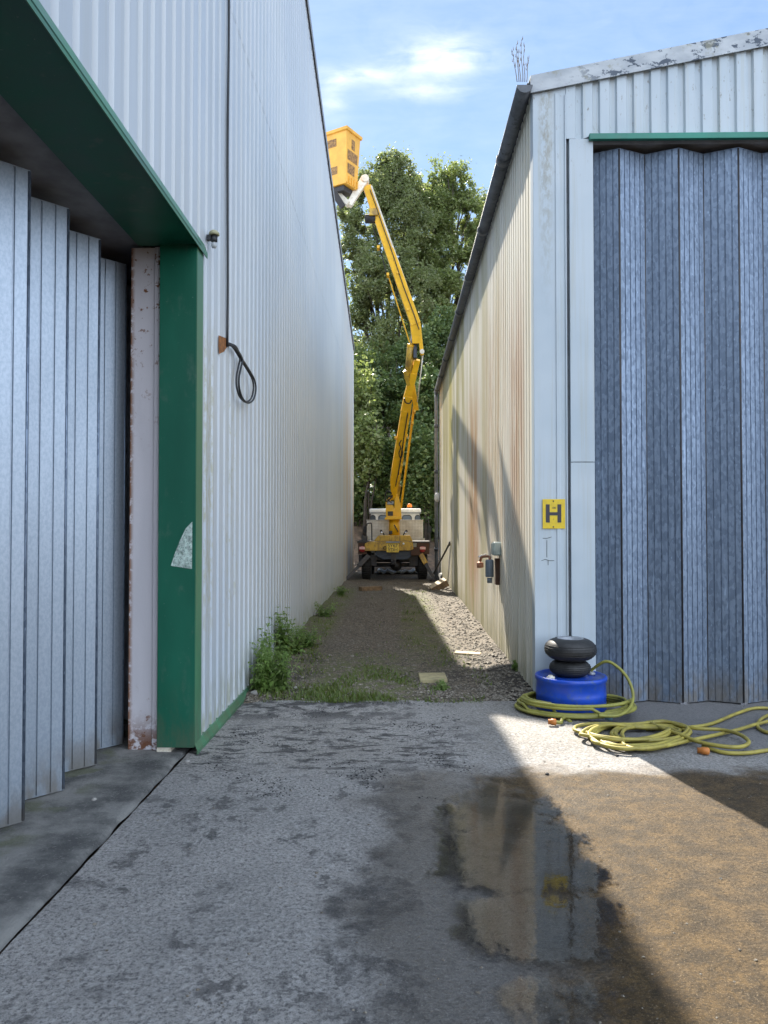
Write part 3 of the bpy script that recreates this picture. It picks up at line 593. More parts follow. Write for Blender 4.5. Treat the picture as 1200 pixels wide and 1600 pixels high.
# concertina door
def door_panel_mesh(p, q, z0, z1, ribs, out):
    """one folded steel leaf from p to q (xy), narrow grooves, thickness"""
    p = V((p[0], p[1], 0)); q = V((q[0], q[1], 0)); d = q-p; L = d.length; d /= L; n = V((d.y, -d.x, 0))*out
    prof = [(0, -.012), (.0, 0), (.05, .0)]
    for k in range(ribs):
        c = (k+1)/(ribs+1); prof += [(c-.020, 0), (c-.006, -.007), (c+.006, -.007), (c+.020, 0)]
    prof += [(.95, 0), (1, 0), (1, -.012)]
    m = MB(); prev = None
    for f, dep in prof:
        b = p+d*(f*L)+n*dep; cur = m.add([b+V((0, 0, z0)), b+V((0, 0, z1))])
        if prev is not None: m.face((prev, cur, cur+1, prev+1))
        prev = cur
    a = p-n*.013; b = q-n*.013
    m.quad(b+V((0, 0, z0)), a+V((0, 0, z0)), a+V((0, 0, z1)), b+V((0, 0, z1)))
    t = p-n*.006; u = q-n*.006
    m.beam(t+V((0, 0, z1+.003)), u+V((0, 0, z1+.003)), .016, .006, ref=n); m.beam(t+V((0, 0, z0-.003)), u+V((0, 0, z0-.003)), .016, .006, ref=n)
    m.cm = 1
    for e in (p, q): m.tube([e-n*.004+V((0, 0, z0)), e-n*.004+V((0, 0, z1))], .007, 8)
    m.cm = 0
    return m
fd = bpy.data.objects.new('folding_door', None); COL.objects.link(fd); fd.parent = LB; fd.location = V((-1.95, 4, 0))-wloc(LB)
VXD = -1.875
for k in range(-8, 4):
    y = 3.86+.465*k; a = (VXD, y); b = (VXD-.207, y-.2325); c = (VXD, y-.465)
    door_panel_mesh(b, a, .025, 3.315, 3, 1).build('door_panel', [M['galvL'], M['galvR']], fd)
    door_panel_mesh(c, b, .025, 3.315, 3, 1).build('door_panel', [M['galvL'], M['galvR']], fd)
for px, py in ((75, 36), (106, 78), (134, 119), (160, 156), (182, 171), (181, 186), (190, 205), (224, 243), (243, 266), (275, 325), (226, 36), (244, 68), (260, 100), (307, 412), (309, 516)):
    p = PX(px, py, XL+.001); o = scr.copy(); COL.objects.link(o); o.parent = LB; o.rotation_euler = (0, 0, math.pi/2); o.location = p-wloc(LB)
m = MB(); yv = 8.0; prev = None  # added toothed strip imitates the dark shade in rib gaps under the trim
while yv < YE-.1:
    zt_ = lambda q: ztopL(q)-.06
    idx = m.add([(XL+.004, y_, zt_(y_)+dz) for y_, dz in ((yv, .05), (yv, -.0), (yv+.14, -.0), (yv+.14, .05), (yv+.14, -.055), (yv+.18, -.055), (yv+.18, 0), (yv+.18, .05))])
    m.face((idx, idx+1, idx+2, idx+3)); m.face((idx+3, idx+2, idx+6, idx+7)); m.face((idx+2, idx+4, idx+5, idx+6))
    if prev is not None: m.face((prev+7, prev+6, idx+1, idx))
    prev = idx; yv += .2
m.build('verge_gap_shade', M['dark'], LB, solid=.006)
# things on the left wall
cy = PX(353.5, 300, XL).y
lp = []
for i in range(40):
    z = 2.92+i*(9.6-2.92)/39; lp.append((XL+.014+.006*noise.noise(V((z, 0, 0))), cy+.025*noise.noise(V((z*.35, 4, 0))), z))
t = thing('wall_cable', 'long black cable clipped vertically up the white wall above the rusty hole', 'cable', (XL, cy, 2.8))
m = MB(); m.tube(lp, .0095, 8); m.build('cable_run', M['cable'], t)
cl = MB(); cl.box(-.004, .022, -.022, .022, -.008, .008); c0 = cl.build('cable_clip', M['screw'], t)
for k in range(9):
    o = c0 if k == 0 else c0.copy()
    if k: COL.objects.link(o)
    o.parent = t; z = 3.15+k*.72; o.location = V((XL+.014, cy+.025*noise.noise(V((z*.35, 4, 0)))+.02, z))-wloc(t)
hp = PX(350, 538, XL)
def sheet_px(pts, X, dx):
    return [PX(px, py, X)+V((dx, 0, 0)) for px, py in pts]
m = MB(); m.prism(sheet_px([(341, 524), (344, 525), (349, 527), (355, 529), (356, 541), (352, 545), (350, 549), (342, 553), (341, 540)], XL, .0015), (.0015, 0, 0)); m.build('rusty_patch', M['rust_light'], LB)
def smooth_path(P, n=10):
    P = [V(p) for p in P]; out = []
    for i in range(len(P)-1):
        p0, p1, p2, p3 = P[max(i-1, 0)], P[i], P[i+1], P[min(i+2, len(P)-1)]
        for k in range(n):
            t = k/n; out.append(.5*((2*p1)+(p2-p0)*t+(2*p0-5*p1+4*p2-p3)*t*t+(3*p1-p0-3*p2+p3)*t**3))
    out.append(P[-1]); return out
lpx = [(351, 535), (357, 538), (363, 548), (368, 560), (365, 572), (361, 588), (361, 606), (366, 621), (375, 628), (384, 622), (388, 606), (386, 592), (379, 578), (370, 563), (363, 550), (356, 540), (351, 536)]
m = MB()
for sh, dx in ((0, .02), (1.6, .034)):
    P = [PX(px+sh*.8, py+sh, XL)+V((dx+.03*math.sin(math.pi*i/16), 0, 0)) for i, (px, py) in enumerate(lpx)]
    P[0].x = XL-.02; P[-1].x = XL-.02; m.tube(smooth_path(P, 6), .0085, 8)
tag(m.build('cable_loop', M['cable']), 'black cable hanging in a loop out of the rusty hole', 'cable')
lc = PX(340, 368, XL+.075); lc.x = XL
t = thing('wall_lamp', 'small bulkhead lamp with clear bulb near the green lintel end', 'lamp', lc)
c = lc+V((.05, 0, 0)); m = MB(); m.lathe([(0, .036), (.022, .034), (.036, .02), (.038, .003), (.032, 0)], c, 'z', 20); m.build('cap', M['lampc'], t)
m = MB(); m.lathe([(.024, 0), (.024, -.042), (.02, -.046)], c, 'z', 16); m.box(XL, c.x-.02, c.y-.02, c.y+.02, c.z-.035, c.z+.0); m.build('lamp_holder', M['cable'], t)
m = MB(); m.lathe([(.012, -.046), (.019, -.06), (.020, -.073), (.014, -.088), (0, -.093)], c, 'z', 16); m.build('bulb', M['filament'], t)
# ------------------------------------------------------------------ right shed
RB = thing('cream_shed', 'weathered cream corrugated shed on the right with tall grey folding door', 'shed', (7, 14, 0))
YRE = 21.75; ZG = 5.44; RS = .193; XE = 13.2; XRG = (XR+XE)/2
def ztopR(x): return ZG-.05+RS*min(x-XR, XE-x)
profR = [(0, 0), (.52, 0), (.58, .032), (.90, .032), (.97, 0)]
m = MB(); corrugated(m, YF+.06, YRE, .15, profR, lambda s, d, z: (XR+d, s, z), lambda s: .0, lambda s: ZG-.03); m.build('side_wall', M['rclad'], RB)
for yy_, zz_ in ((7.05, 1.9), (7.05, 3.4)): pass
XC, XJ, XD = PY(886, 600, YF).x, PY(891, 600, YF).x, PY(928.5, 600, YF).x
ZLn = 4.93
m = MB()
m.box(XR-.006, XC, YF, YF+.05, .0, ZG+.0); m.box(XR-.006, XR+.03, YF+.05, YF+.13, .0, ZG-.05)
m.build('corner_flashing', M['facade'], RB, bevel=.004)
m = MB()
for (xa, xb) in ((PY(869, 600, YF).x, PY(875, 600, YF).x),): m.box(xa, xb, YF-.008, YF-.002, .05, ztopR(xa)-.09)
m.box(XC-.012, XC+.0, YF-.013, YF-.002, .03, ztopR(XC)-.12); m.build('cover_strip', M['facade'], RB, bevel=.003)
m = MB(); m.box(XC, XJ, YF+.03, YF+.045, .0, ztopR(XC)-.1); m.build('rib_gap', M['gutter'], RB)
m = MB(); m.box(XJ, XD, YF-.004, YF+.10, -.03, 2.07); m.box(XJ, XD, YF-.008, YF+.10, 2.074, ZLn+.0); m.build('door_jamb', M['facade'], RB, bevel=.003)
m = MB(); xg0 = XC-.005
corrugated(m, xg0, XE, .15, [(0, 0), (.52, 0), (.60, .026), (.90, .026), (.98, 0)], lambda s, d, z: (s, YF+d-.006, z), lambda s: ZLn+.03 if s > XD-.05 else ZLn+.002, lambda s: ztopR(s)-.02); m.build('gable_wall', M['facade'], RB)
m = MB()
for a, b in ((XR-.03, XRG), (XRG, XE+.03)):
    z0 = ZG-.045+RS*min(a-XR, XE-a); z1 = ZG-.045+RS*min(b-XR, XE-b)
    m.hexa([(a, YF-.035, z0-.06), (b, YF-.035, z1-.06), (b, YF-.025, z1-.06), (a, YF-.025, z0-.06), (a, YF-.035, z0+.095), (b, YF-.035, z1+.095), (b, YF-.025, z1+.095), (a, YF-.025, z0+.095)])
    m.hexa([(a, YF-.025, z0+.085), (b, YF-.025, z1+.085), (b, YF+.12, z1+.085), (a, YF+.12, z0+.085), (a, YF-.025, z0+.095), (b, YF-.025, z1+.095), (b, YF+.12, z1+.095), (a, YF+.12, z0+.095)])
m.build('verge_trim', M['verge'], RB)
m = MB()
for a, b in ((XR-.06, XRG), (XRG, XE+.06)):
    z0 = ZG-.01+RS*min(a-XR, XE-a); z1 = ZG-.01+RS*min(b-XR, XE-b)
    m.hexa([(a, YF+.13, z0), (b, YF+.13, z1), (b, YRE+.1, z1), (a, YRE+.1, z0), (a, YF+.13, z0+.05), (b, YF+.13, z1+.05), (b, YRE+.1, z1+.05), (a, YRE+.1, z0+.05)])
m.build('roof', M['roof'], RB)
m = MB(); m.box(XR+.04, XE, YRE-.1, YRE, -.05, ZG-.05); m.box(XE-.1, XE, YF, YRE, -.05, ZG-.1); m.box(5.6, XE, YF+.02, YF+.1, -.05, ZLn+.03); m.build('wall', M['rclad'], RB)
m = MB(); m.box(XR-.008, XR+.04, YRE-.10, YRE+.02, .0, ZG-.05); m.box(XR-.012, XR-.008, YRE-.1, YRE+.01, .0, ZG-.3); m.build('end_flashing', M['pipe'], RB)
m = MB(); m.box(XD-.04, 5.7, YF-.05, YF-.01, ZLn-.025, ZLn+.028); m.build('door_lintel', M['teal'], RB, bevel=.004)
m = MB(); m.box(XD-.02, 5.7, YF+.10, YF+.55, ZLn+.0, ZLn+.04); m.build('ceiling_board', M['dark'], RB)
m = MB(); m.box(XD-.2, 6, YF+.6, YF+.65, -.04, ZLn); m.build('inner_wall', M['dark'], RB)
fd2 = bpy.data.objects.new('folding_door', None); COL.objects.link(fd2); fd2.parent = RB; fd2.location = V((2.5, YF+.1, 0))-wloc(RB)
YD0, YD1 = YF+.05, YF+.17
for k in range(7):
    f0 = (1.715+.526*k, YD1); nn = (1.715+.263+.526*k, YD0); f1 = (1.715+.526*(k+1), YD1)
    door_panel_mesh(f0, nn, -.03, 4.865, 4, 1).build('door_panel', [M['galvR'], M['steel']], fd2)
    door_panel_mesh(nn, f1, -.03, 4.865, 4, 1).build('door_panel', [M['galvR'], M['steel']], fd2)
for k in range(4): m = MB(); m.box(1.715+.263+.526*k-.03, 1.715+.263+.526*k+.03, YD0-.012, YD0+.02, -.046, -.033); m.build('door_guide', M['chrome'], fd2)
# bolts on the facade
s2 = MB(); s2.lathe([(.012, 0), (.012, -.005), (.006, -.01), (0, -.011)], (0, 0, 0), 'y', 8); s0 = s2.build('screw', M['screw'], RB); first = True
for px, py in ((848, 166), (851, 447), (888, 449), (848, 604), (897, 604), (896, 700), (848, 735), (848, 837), (892, 837), (858, 1012), (912, 168), (911, 168), (1013, 168), (1063, 168), (1116, 168), (1167, 168), (920, 173), (962, 168), (898, 216)):
    p = PY(px, py, YF-.009); o = s0 if first else s0.copy()
    if not first: COL.objects.link(o)
    first = False; o.parent = RB; o.location = p-wloc(RB)
def trace(pts, w=.004):   # traces left by an old bracket
    m = MB()
    for a, b in zip(pts[:-1], pts[1:]): m.beam(PY(*a, YF-.0015), PY(*b, YF-.0015), w, .002, ref=(0, 0, 1) if abs(a[0]-b[0]) > abs(a[1]-b[1]) else (1, 0, 0))
    m.build('bracket_trace', M['screw'], RB)
trace([(848, 841), (855, 841), (862, 839)]); trace([(854.5, 844), (854.5, 871)]); trace([(846, 876), (852, 874), (858, 876), (866, 876)]); trace([(856.5, 876), (856.5, 883)])
trace([(893, 838.5), (910, 838.5)]); trace([(908, 846), (908, 873)]); trace([(901, 878), (901, 884)])
# gutter (half round, solid wall thickness) + sockets
GX, GZ, GR = XR-.085, ZG-.055, .068
def gutter(y0, y1, r, th=.004):
    mb = MB(); A = [math.pi+math.pi*k/12 for k in range(13)]
    rings = []
    for y in (y0, y1):
        rings.append((mb.add([(GX+r*math.cos(a), y, GZ+r*math.sin(a)) for a in A]), mb.add([(GX+(r-th)*math.cos(a), y, GZ+(r-th)*math.sin(a)) for a in A])))
    (o0, i0), (o1, i1) = rings
    for k in range(12):
        mb.face((o0+k, o0+k+1, o1+k+1, o1+k), True); mb.face((i0+k+1, i0+k, i1+k, i1+k+1), True); mb.face((o0+k, i0+k, i0+k+1, o0+k+1)); mb.face((o1+k+1, i1+k+1, i1+k, o1+k))
    for e in (0, 12): mb.face((o0+e, o1+e, i1+e, i0+e))
    return mb
gt = gutter(YF-.06, YRE+.1, GR).build('gutter', M['gutter'], RB)
m = gutter(YF-.064, YF-.058, GR+.002, GR); m.build('end_cap', M['gutter'], gt)
y = YF+1.2
while y < YRE:
    gutter(y, y+.13, GR+.010, .008).build('gutter_socket', M['gutter'], gt); y += 1.9
m = MB(); m.box(GX+.03, XR+.02, YF+.0, YRE, GZ+.045, GZ+.052); m.build('eaves_strip', M['gutter'], RB)
PXc, PYc = XR-.09, YRE+.06
m = MB(); m.tube([(GX, PYc, GZ-.06), (PXc, PYc, GZ-.25), (PXc, PYc, .12)], .05, 12); dp = m.build('downpipe', M['pipe'], RB)
for z in (.9, 2.3, 3.1, 4.4):
    m = MB(); m.lathe([(.058, -.05), (.058, .05)], (PXc, PYc, z), 'z', 12); m.build('pipe_collar', M['gutter'], dp)
lp_ = PY(684, 777, YRE-.12)
t = thing('outdoor_lamp', 'white oval bulkhead lamp at the far end of the cream wall', 'lamp', (XR, lp_.y, lp_.z))
m = MB(); c = V((XR-.07, lp_.y, lp_.z)); m.lathe([(0, -.13), (.05, -.12), (.075, -.06), (.08, 0), (.075, .06), (.05, .12), (0, .13)], c, 'z', 16); m.build('lamp_shade', M['lampw'], t)
m = MB(); m.box(XR-.05, XR+.012, c.y-.03, c.y+.03, c.z-.06, c.z+.06); m.build('bracket', M['pipe'], t)
# dry stems growing in the gutter
for (px, py0, py1, nst, lab) in ((816, 120, 66, 6, 'dry brown grass stems growing in the near end of the gutter'),):
    t = thing('dry_weed', lab, 'plant', PY(px, 120, YF+.15)); m = MB()
    for k in range(nst):
        a = PY(808+k*3.0, 128, YF+.1+.05*k); b = PY(800+k*5.2+random.uniform(-2, 2), (80, 70, 84, 62, 74, 92)[k], YF+.1+.05*k); pts = limb(MB(), a, b, .004, .002, .05)
        m.tube(pts, [.004-.0025*i/6 for i in range(7)], 5)
        for i in range(3, 7):
            for _ in range(2):
                q = pts[i]+V((random.uniform(-.012, .012), 0, random.uniform(-.01, .02))); m.tube([pts[i], q, q+V((random.uniform(-.006, .006), 0, .03))], [.001, .0032, .001], 5)
    m.build('stem', M['straw'], t)
# hydrant sign
sp0, sp1 = PY(847.5, 826, YF), PY(882.5, 780, YF)
t = thing('hydrant_sign', 'yellow hydrant sign with large black H on the white corner panel', 'sign', (sp0.x, YF, sp0.z))
m = MB(); m.box(sp0.x, sp1.x, YF-.013, YF-.0095, sp0.z, sp1.z); m.build('sign_plate', M['signy'], t, bevel=.0015)
def spx(x, y): return PY(830+x*70/800, 760+y*140/1600, YF-.014)
m = MB()
for (xa, xb, ya, yb) in ((262, 330, 320, 645), (470, 537, 320, 645), (330, 470, 460, 518)):
    a = spx(xa, yb); b = spx(xb, ya); m.box(a.x, b.x, YF-.0150, YF-.0134, a.z, b.z)
m.build('letter', M['signb'], t)
c = spx(403, 385); lettering('100', .026, (c.x, YF-.0142, c.z), M['signb'], t, ext=.0006); c = spx(400, 590); lettering('1', .02, (c.x, YF-.0142, c.z), M['signb'], t, ext=.0006)
for yy_ in (262, 720):
    c = spx(398, yy_); m = MB(); m.lathe([(.006, 0), (.006, -.004), (0, -.005)], (c.x, YF-.013, c.z), 'y', 8); m.build('screw', M['screw'], t)
# valve and box on the sunlit wall
yb_ = PX(781, 858, XR).y; zb_ = PX(781, 858, XR).z
t = thing('junction_box', 'small grey-green box on the sunlit corrugated wall above the valve', 'box', (XR, yb_, zb_))
m = MB(); m.box(XR-.085, XR+.012, yb_-.09, yb_+.09, zb_-.075, zb_+.085); m.build('enclosure', M['boxgrey'], t, bevel=.018)
m = MB(); m.box(XR-.093, XR-.086, yb_-.075, yb_+.075, zb_-.06, zb_+.07); m.build('cover', M['boxgrey'], t, bevel=.003)
vy, vz = yb_+.05, zb_-.20
t = thing('meter_valve', 'corroded valve and blue-grey meter under the small box', 'valve', (XR, vy, vz))
m = MB(); m.lathe([(.045, -.13), (.05, -.12), (.05, .06), (.04, .075)], (XR-.115, vy, vz), 'z', 14); m.lathe([(.03, -.2), (.03, -.14)], (XR-.115, vy, vz), 'z', 12); m.build('body', M['meter'], t)
m = MB(); m.box(XR-.05, XR+.015, vy-.06, vy+.05, vz-.22, vz+.09); m.build('back_plate', M['rust'], t, bevel=.004)
m = MB(); m.tube(smooth_path([(XR-.115, vy, vz+.07), (XR-.12, vy+.02, vz+.11), (XR-.19, vy+.12, vz+.1), (XR-.2, vy+.22, vz+.05)], 5), .016, 8); m.lathe([(.035, -.04), (.04, .0), (.03, .04)], (XR-.2, vy+.25, vz+.0), 'x', 12); m.build('tap', M['tap'], t)
m = MB(); m.tube([(XR-.22, vy+.2, vz+.10), (XR-.12, vy+.3, vz+.13)], .009, 8); m.build('handle', M['chrome'], t)
# ------------------------------------------------------------------ drum, tyres, hoses
DC = V((PY(892, 1100, 6.42).x, 6.42, -.02)); DR = .283
def topz(py, Y): return PY(892, py, Y).z
zt = topz(1050, 6.42)
t = thing('blue_drum', 'cut-down blue plastic drum carrying two small tyres', 'drum', DC)
m = MB(); m.lathe([(DR*.97, 0), (DR, .02), (DR, zt*.45), (DR+.004, zt*.5), (DR, zt*.55), (DR*.985, zt-.05), (DR+.008, zt-.035), (DR+.010, zt-.012), (DR+.002, zt), (DR-.014, zt), (DR-.02, zt-.018), (DR*.5, zt-.014), (0, zt-.012)], DC, 'z', 48); m.build('body', M['blue'], t)
b1 = PY(845, 1046, 6.36); b2 = PY(923, 1043, 6.5)
for p, mt in ((V((DC.x-.19, DC.y-.12, DC.z+zt-.014)), 'cream'), (V((DC.x+.185, DC.y+.06, DC.z+zt-.014)), 'alloy')):
    m = MB(); m.lathe([(.034, 0), (.034, .018), (.022, .022), (.02, .03), (0, .03)], p, 'z', 16); m.build('bung', M[mt], t)
BUNG = V((DC.x+.185, DC.y+.06, DC.z+zt+.012))
def wheel_thing(label, c, R, w, rin):
    t = thing('small_tyre', label, 'tyre', c); m = MB(); pr = []
    for k in range(25):
        a = math.pi*(-.5)+2*math.pi*k/24-math.pi/2*0; pr.append((R-w*.62+w*.62*math.cos(a)*1.0, w/2+w/2*math.sin(a)*.98))
    prof = [(r if r > rin else rin, h) for r, h in pr]
    m.lathe(prof, c, 'z', 48); m.build('tyre', M['tyre'], t)
    m = MB()
    for kk in range(5):
        h = w*(.3+.1*kk); rr = R-w*.62+w*.62*math.cos(math.asin(max(-1, min(1, (h-w/2)/(w/2*.98))))); m.tube([c+V((rr*math.cos(a), rr*math.sin(a), h)) for a in [2*math.pi*i/48 for i in range(48)]], .0028, 5, closed=True)
    m.build('tread_rib', M['black'], t)
    m = MB(); m.lathe([(rin+.012, w*.18), (rin+.012, w*.96), (rin, w*1.0), (rin*.85, w*.94), (rin*.72, w*.55), (rin*.35, w*.5), (rin*.3, w*.62), (rin*.16, w*.62), (rin*.16, w*.2)], c, 'z', 32); m.build('rim', M['alloy'], t)
zl = DC.z+zt-.012
TC = V((PY(891, 1040, 6.42).x, 6.43, zl)); h1 = .135; wheel_thing('smaller worn tyre lying flat on the blue drum', TC, .168, h1, .06)
wheel_thing('larger black tyre on top of the smaller tyre', TC+V((.003, -.005, h1-.006)), .212, .185, .105)
HR = .0135
P = []
for i in range(11*40+1):
    a = 2*math.pi*i/40+2.2; k = i/40; r = .36+.055*noise.noise(V((k*.9, 0, 3)))+.05*((k*.618) % 1); cx = DC.x+.0+.10*max(0, math.cos(a))*(.6+.5*noise.noise(V((int(k)*3.1, 2, 0)))); z = .015+HR+.10*((k*.377) % 1)*(1.0 if ((k*.618) % 1) < .6 else .45)
    yy_ = DC.y-.02+r*math.sin(a)*(.93 if math.sin(a) < 0 else .72)
    P.append(V((cx+r*math.cos(a)*1.08, min(yy_, YF-.06), z+.012*noise.noise(V((i*.07, 5, 1)))-.02)))
P += [V(q) for q in ((DC.x-.1, DC.y-.44, .0),)]
t = thing('garden_hose', 'yellow-green hose coiled round the foot of the blue drum and looping into it', 'hose', (DC.x, DC.y-.3, 0))
m = MB(); m.tube(P, HR, 8)
arc = [BUNG+V((-.005, 0, -.01)), BUNG+V((.0, 0, .012)), PY(945, 1034, 6.40), PY(962, 1040, 6.35), PY(980, 1059, 6.28), PY(989, 1084, 6.22), PY(985, 1104, 6.12), PY(966, 1118, 6.0), PY(935, 1125, 5.98)]
m.tube(smooth_path([V((DC.x-.1, DC.y-.36, .03)), V((DC.x-.16, DC.y-.42, .02)), PZ(876, 1129, .015), PZ(866, 1128, .02)], 6), HR, 8); arc[-1].z = .05; arc[-2].z = max(.04, arc[-2].z); m.tube(smooth_path(arc, 8), HR*.95, 8); m.build('hose_coil', M['hose'], t)
def fitting(px, py, mat, parent, L=.06, r=.024, name='hose_connector', dx=.9, z=None):
    c = PZ(px, py, .025); d = V((dx, -.25, 0)).normalized(); m = MB()
    m.tube([c-d*L*.5, c-d*L*.2, c-d*L*.15, c+d*L*.4, c+d*L*.5], [r*.8, r*.8, r, r, r*.7], 12); m.build(name, mat, parent)
fitting(863, 1128, M['conn'], t); fitting(951, 1121, M['bconn'], t)
# free hose pile on the right
HP = []
def zpx(px, py, z=.02): return PZ(px, py, z)
hr = random.Random(5); prm = [(hr.uniform(968, 1024), hr.uniform(1148, 1163), hr.uniform(34, 84), hr.uniform(9, 24), hr.uniform(-.22, .30)) for _ in range(11)]
prm[0] = (985, 1158, 64, 22, 0); prm[4] = (1012, 1155, 84, 24, .1); prm[8] = (990, 1159, 70, 19, .05)
for li in range(10):
    A, B = prm[li], prm[li+1]
    for j in range(36):
        f = j/36; a = 2*math.pi*f+math.pi; q_ = [A[k]+(B[k]-A[k])*f for k in range(5)]
        ux, uy = q_[2]*math.cos(a)*(1+.14*noise.noise(V((li, j*.13, 0)))), q_[3]*math.sin(a)*(1+.25*noise.noise(V((li, j*.13, 5))))
        q = zpx(q_[0]+ux, q_[1]+uy-q_[4]*ux*.5, 0); q.z = yard_z(q.x, q.y)+HR+.003+.065*(.5+.5*noise.noise(V((li*1.7, j*.11, 9))))*(li/10); HP.append(q)
def tail(pts, lift=0):
    out = []
    for px, py in pts:
        q = zpx(px, py, -.01); q.z = yard_z(q.x, q.y)+HR+.003+lift; out.append(q)
    return out
ex1 = tail([(1010, 1142), (1070, 1138), (1110, 1130), (1150, 1112), (1180, 1104), (1215, 1106), (1260, 1118), (1250, 1140), (1205, 1148), (1184, 1135), (1192, 1118), (1215, 1112), (1250, 1120)])
ex2 = tail([(935, 1166), (975, 1176), (1030, 1176), (1075, 1167), (1110, 1160), (1150, 1147), (1190, 1130), (1230, 1122), (1280, 1130)], .012)
ex3 = tail([(1010, 1134), (1040, 1132), (1062, 1142), (1090, 1150), (1130, 1153), (1158, 1162), (1170, 1174), (1150, 1180), (1100, 1174), (1060, 1160), (1030, 1146), (1018, 1136)], .028)
ex4 = tail([(1098, 1172), (1130, 1181), (1165, 1183), (1205, 1179), (1260, 1176)])
t = thing('garden_hose', 'yellow hose dropped in a loose tangle on the concrete at right', 'hose', (1.9, 5.4, 0))
m = MB(); m.tube(smooth_path(HP[::2], 3), HR, 8)
for e in (ex1, ex2, ex3, ex4): m.tube(smooth_path(e, 8), HR, 8)
m.build('hose_tangle', M['hose2'], t); fitting(1099, 1173, M['conn'], t, .075)
# ------------------------------------------------------------------ lane clutter
def block(name, label, cat, c, size, rot, mat, mat2=None):
    t = thing(name, label, cat, c); m = MB(); sx_, sy_, sz_ = size; m.box(-sx_/2, sx_/2, -sy_/2, sy_/2, 0, sz_)
    off = V(c); R = Matrix.Rotation(rot[2], 3, 'Z') @ Matrix.Rotation(rot[1], 3, 'Y') @ Matrix.Rotation(rot[0], 3, 'X')
    m.v = [R @ p+off for p in m.v]
    if mat2: m.mi = [1 if i in (1, 4) else 0 for i in range(6)]
    o = m.build('timber' if cat == 'timber' else 'slab', [mat, mat2] if mat2 else mat, t, bevel=.006); return t
c = PZ(579, 922, .1); block('timber_block', 'short brown timber block lying on the gravel in front of the lorry', 'timber', (c.x, c.y, lane_z(c.x, c.y)-.005), (.17, .52, .10), (0, 0, -1.05), M['wood'])
c = PZ(688, 921, .1); block('timber_block', 'sunlit sawn timber block propped by the cream wall', 'timber', (c.x, c.y, lane_z(c.x, c.y)+.02), (.40, .30, .15), (.15, -.5, .1), M['wood'], M['sawn'])
c = PZ(677, 1060, .04); block('paving_slab', 'pale yellowish slab lying flat on the dark soil of the lane', 'slab', (c.x, c.y+.12, lane_z(c.x, c.y+.1)-.01), (.265, .30, .05), (.03, 0, .03), M['board'])
c = PZ(731, 1018, .05); block('board_offcut', 'thin bleached board lying in the sunlit strip of gravel', 'board', (c.x, c.y, lane_z(c.x, c.y)+.0), (.30, .16, .02), (0, .03, -.2), M['sawn'])
pa, pb = PY(678, 896, 20.3), PX(702, 850, XR-.02)
m = MB(); m.tube([pa, pb], .022, 8); m.tube([pb-V((0, 0, .02)), pb+(pb-pa).normalized()*.12], .03, 8); tag(m.build('steel_pole', M['steel']), 'dark steel pole leaning on the cream wall beside the lorry', 'pole')
c = PY(690, 900, 20.6); t = thing('rubber_mat', 'dark crumpled rubber heap at the foot of the downpipe', 'mat', (c.x, c.y, .08))
m = MB(); n = 14
m.v = [V((c.x-.2+.45*i/(n-1), c.y-.25+.5*j/(n-1), .07+.22*math.exp(-((i-6)/5)**2-((j-7)/5)**2)+.05*noise.noise(V((i*.5, j*.5, 2))))) for j in range(n) for i in range(n)]
for j in range(n-1):
    for i in range(n-1): m.face((j*n+i, j*n+i+1, j*n+n+i+1, j*n+n+i), True)
m.build('heap', M['black'], t, solid=.012)
ms = PZ(618, 899, .1)
t = thing('metal_sheet', 'crumpled grey sheet lying on the ground beyond the lorry wheels', 'sheet', (ms.x, 24.2, .1)); m = MB()
n = 22; m.v = [V((-.62+1.32*i/(n-1), 23.6+1.4*j/9, .12+.05*math.sin(i*1.4)*.5+.12*abs(noise.noise(V((i*.3, j*.4, 3)))))) for j in range(10) for i in range(n)]
for j in range(9):
    for i in range(n-1): m.face((j*n+i, j*n+i+1, j*n+n+i+1, j*n+n+i), True)
m.build('sheet', M['sheet'], t, solid=.006)
def rock(c, s, label, mat='stone'):
    bm = bmesh.new(); bmesh.ops.create_icosphere(bm, subdivisions=2, radius=s)
    for v in bm.verts: v.co *= 1+.35*noise.noise(v.co*(1.4/s)+V(c)*3); v.co.z *= .62
    me = bpy.data.meshes.new('stone'); bm.to_mesh(me); bm.free(); me.materials.append(M[mat]); o = bpy.data.objects.new('stone', me); COL.objects.link(o); o.location = c
    tag(o, label, 'stone')
for px, py, s, lab in ((397, 1090, .035, 'grey stone at the end of the green base flashing'), (407, 1090, .016, 'white chip beside the weeds on the slab edge'), (462, 1077, .018, 'white pebble on the bare soil behind the weeds'), (293, 1191, .016, 'white chip under the bottom of the green post'), (492, 970, .05, 'pale rock at the foot of the white wall beyond the weeds'), (147, 1253, .014, 'white pebble in front of the silver folded door'), (855, 1208, .012, 'black lump on the pale concrete near the hose'), (964, 1181, .012, 'black lump beside the hose tangle')):
    q = PZ(px, py, .0); z = lane_z(q.x, q.y) if q.y > 6.62 else (yard_z(q.x, q.y) if q.x > -1.38 else .01); rock((q.x, q.y, z+s*.3), s, lab, 'crumb' if 'black' in lab else 'stone')
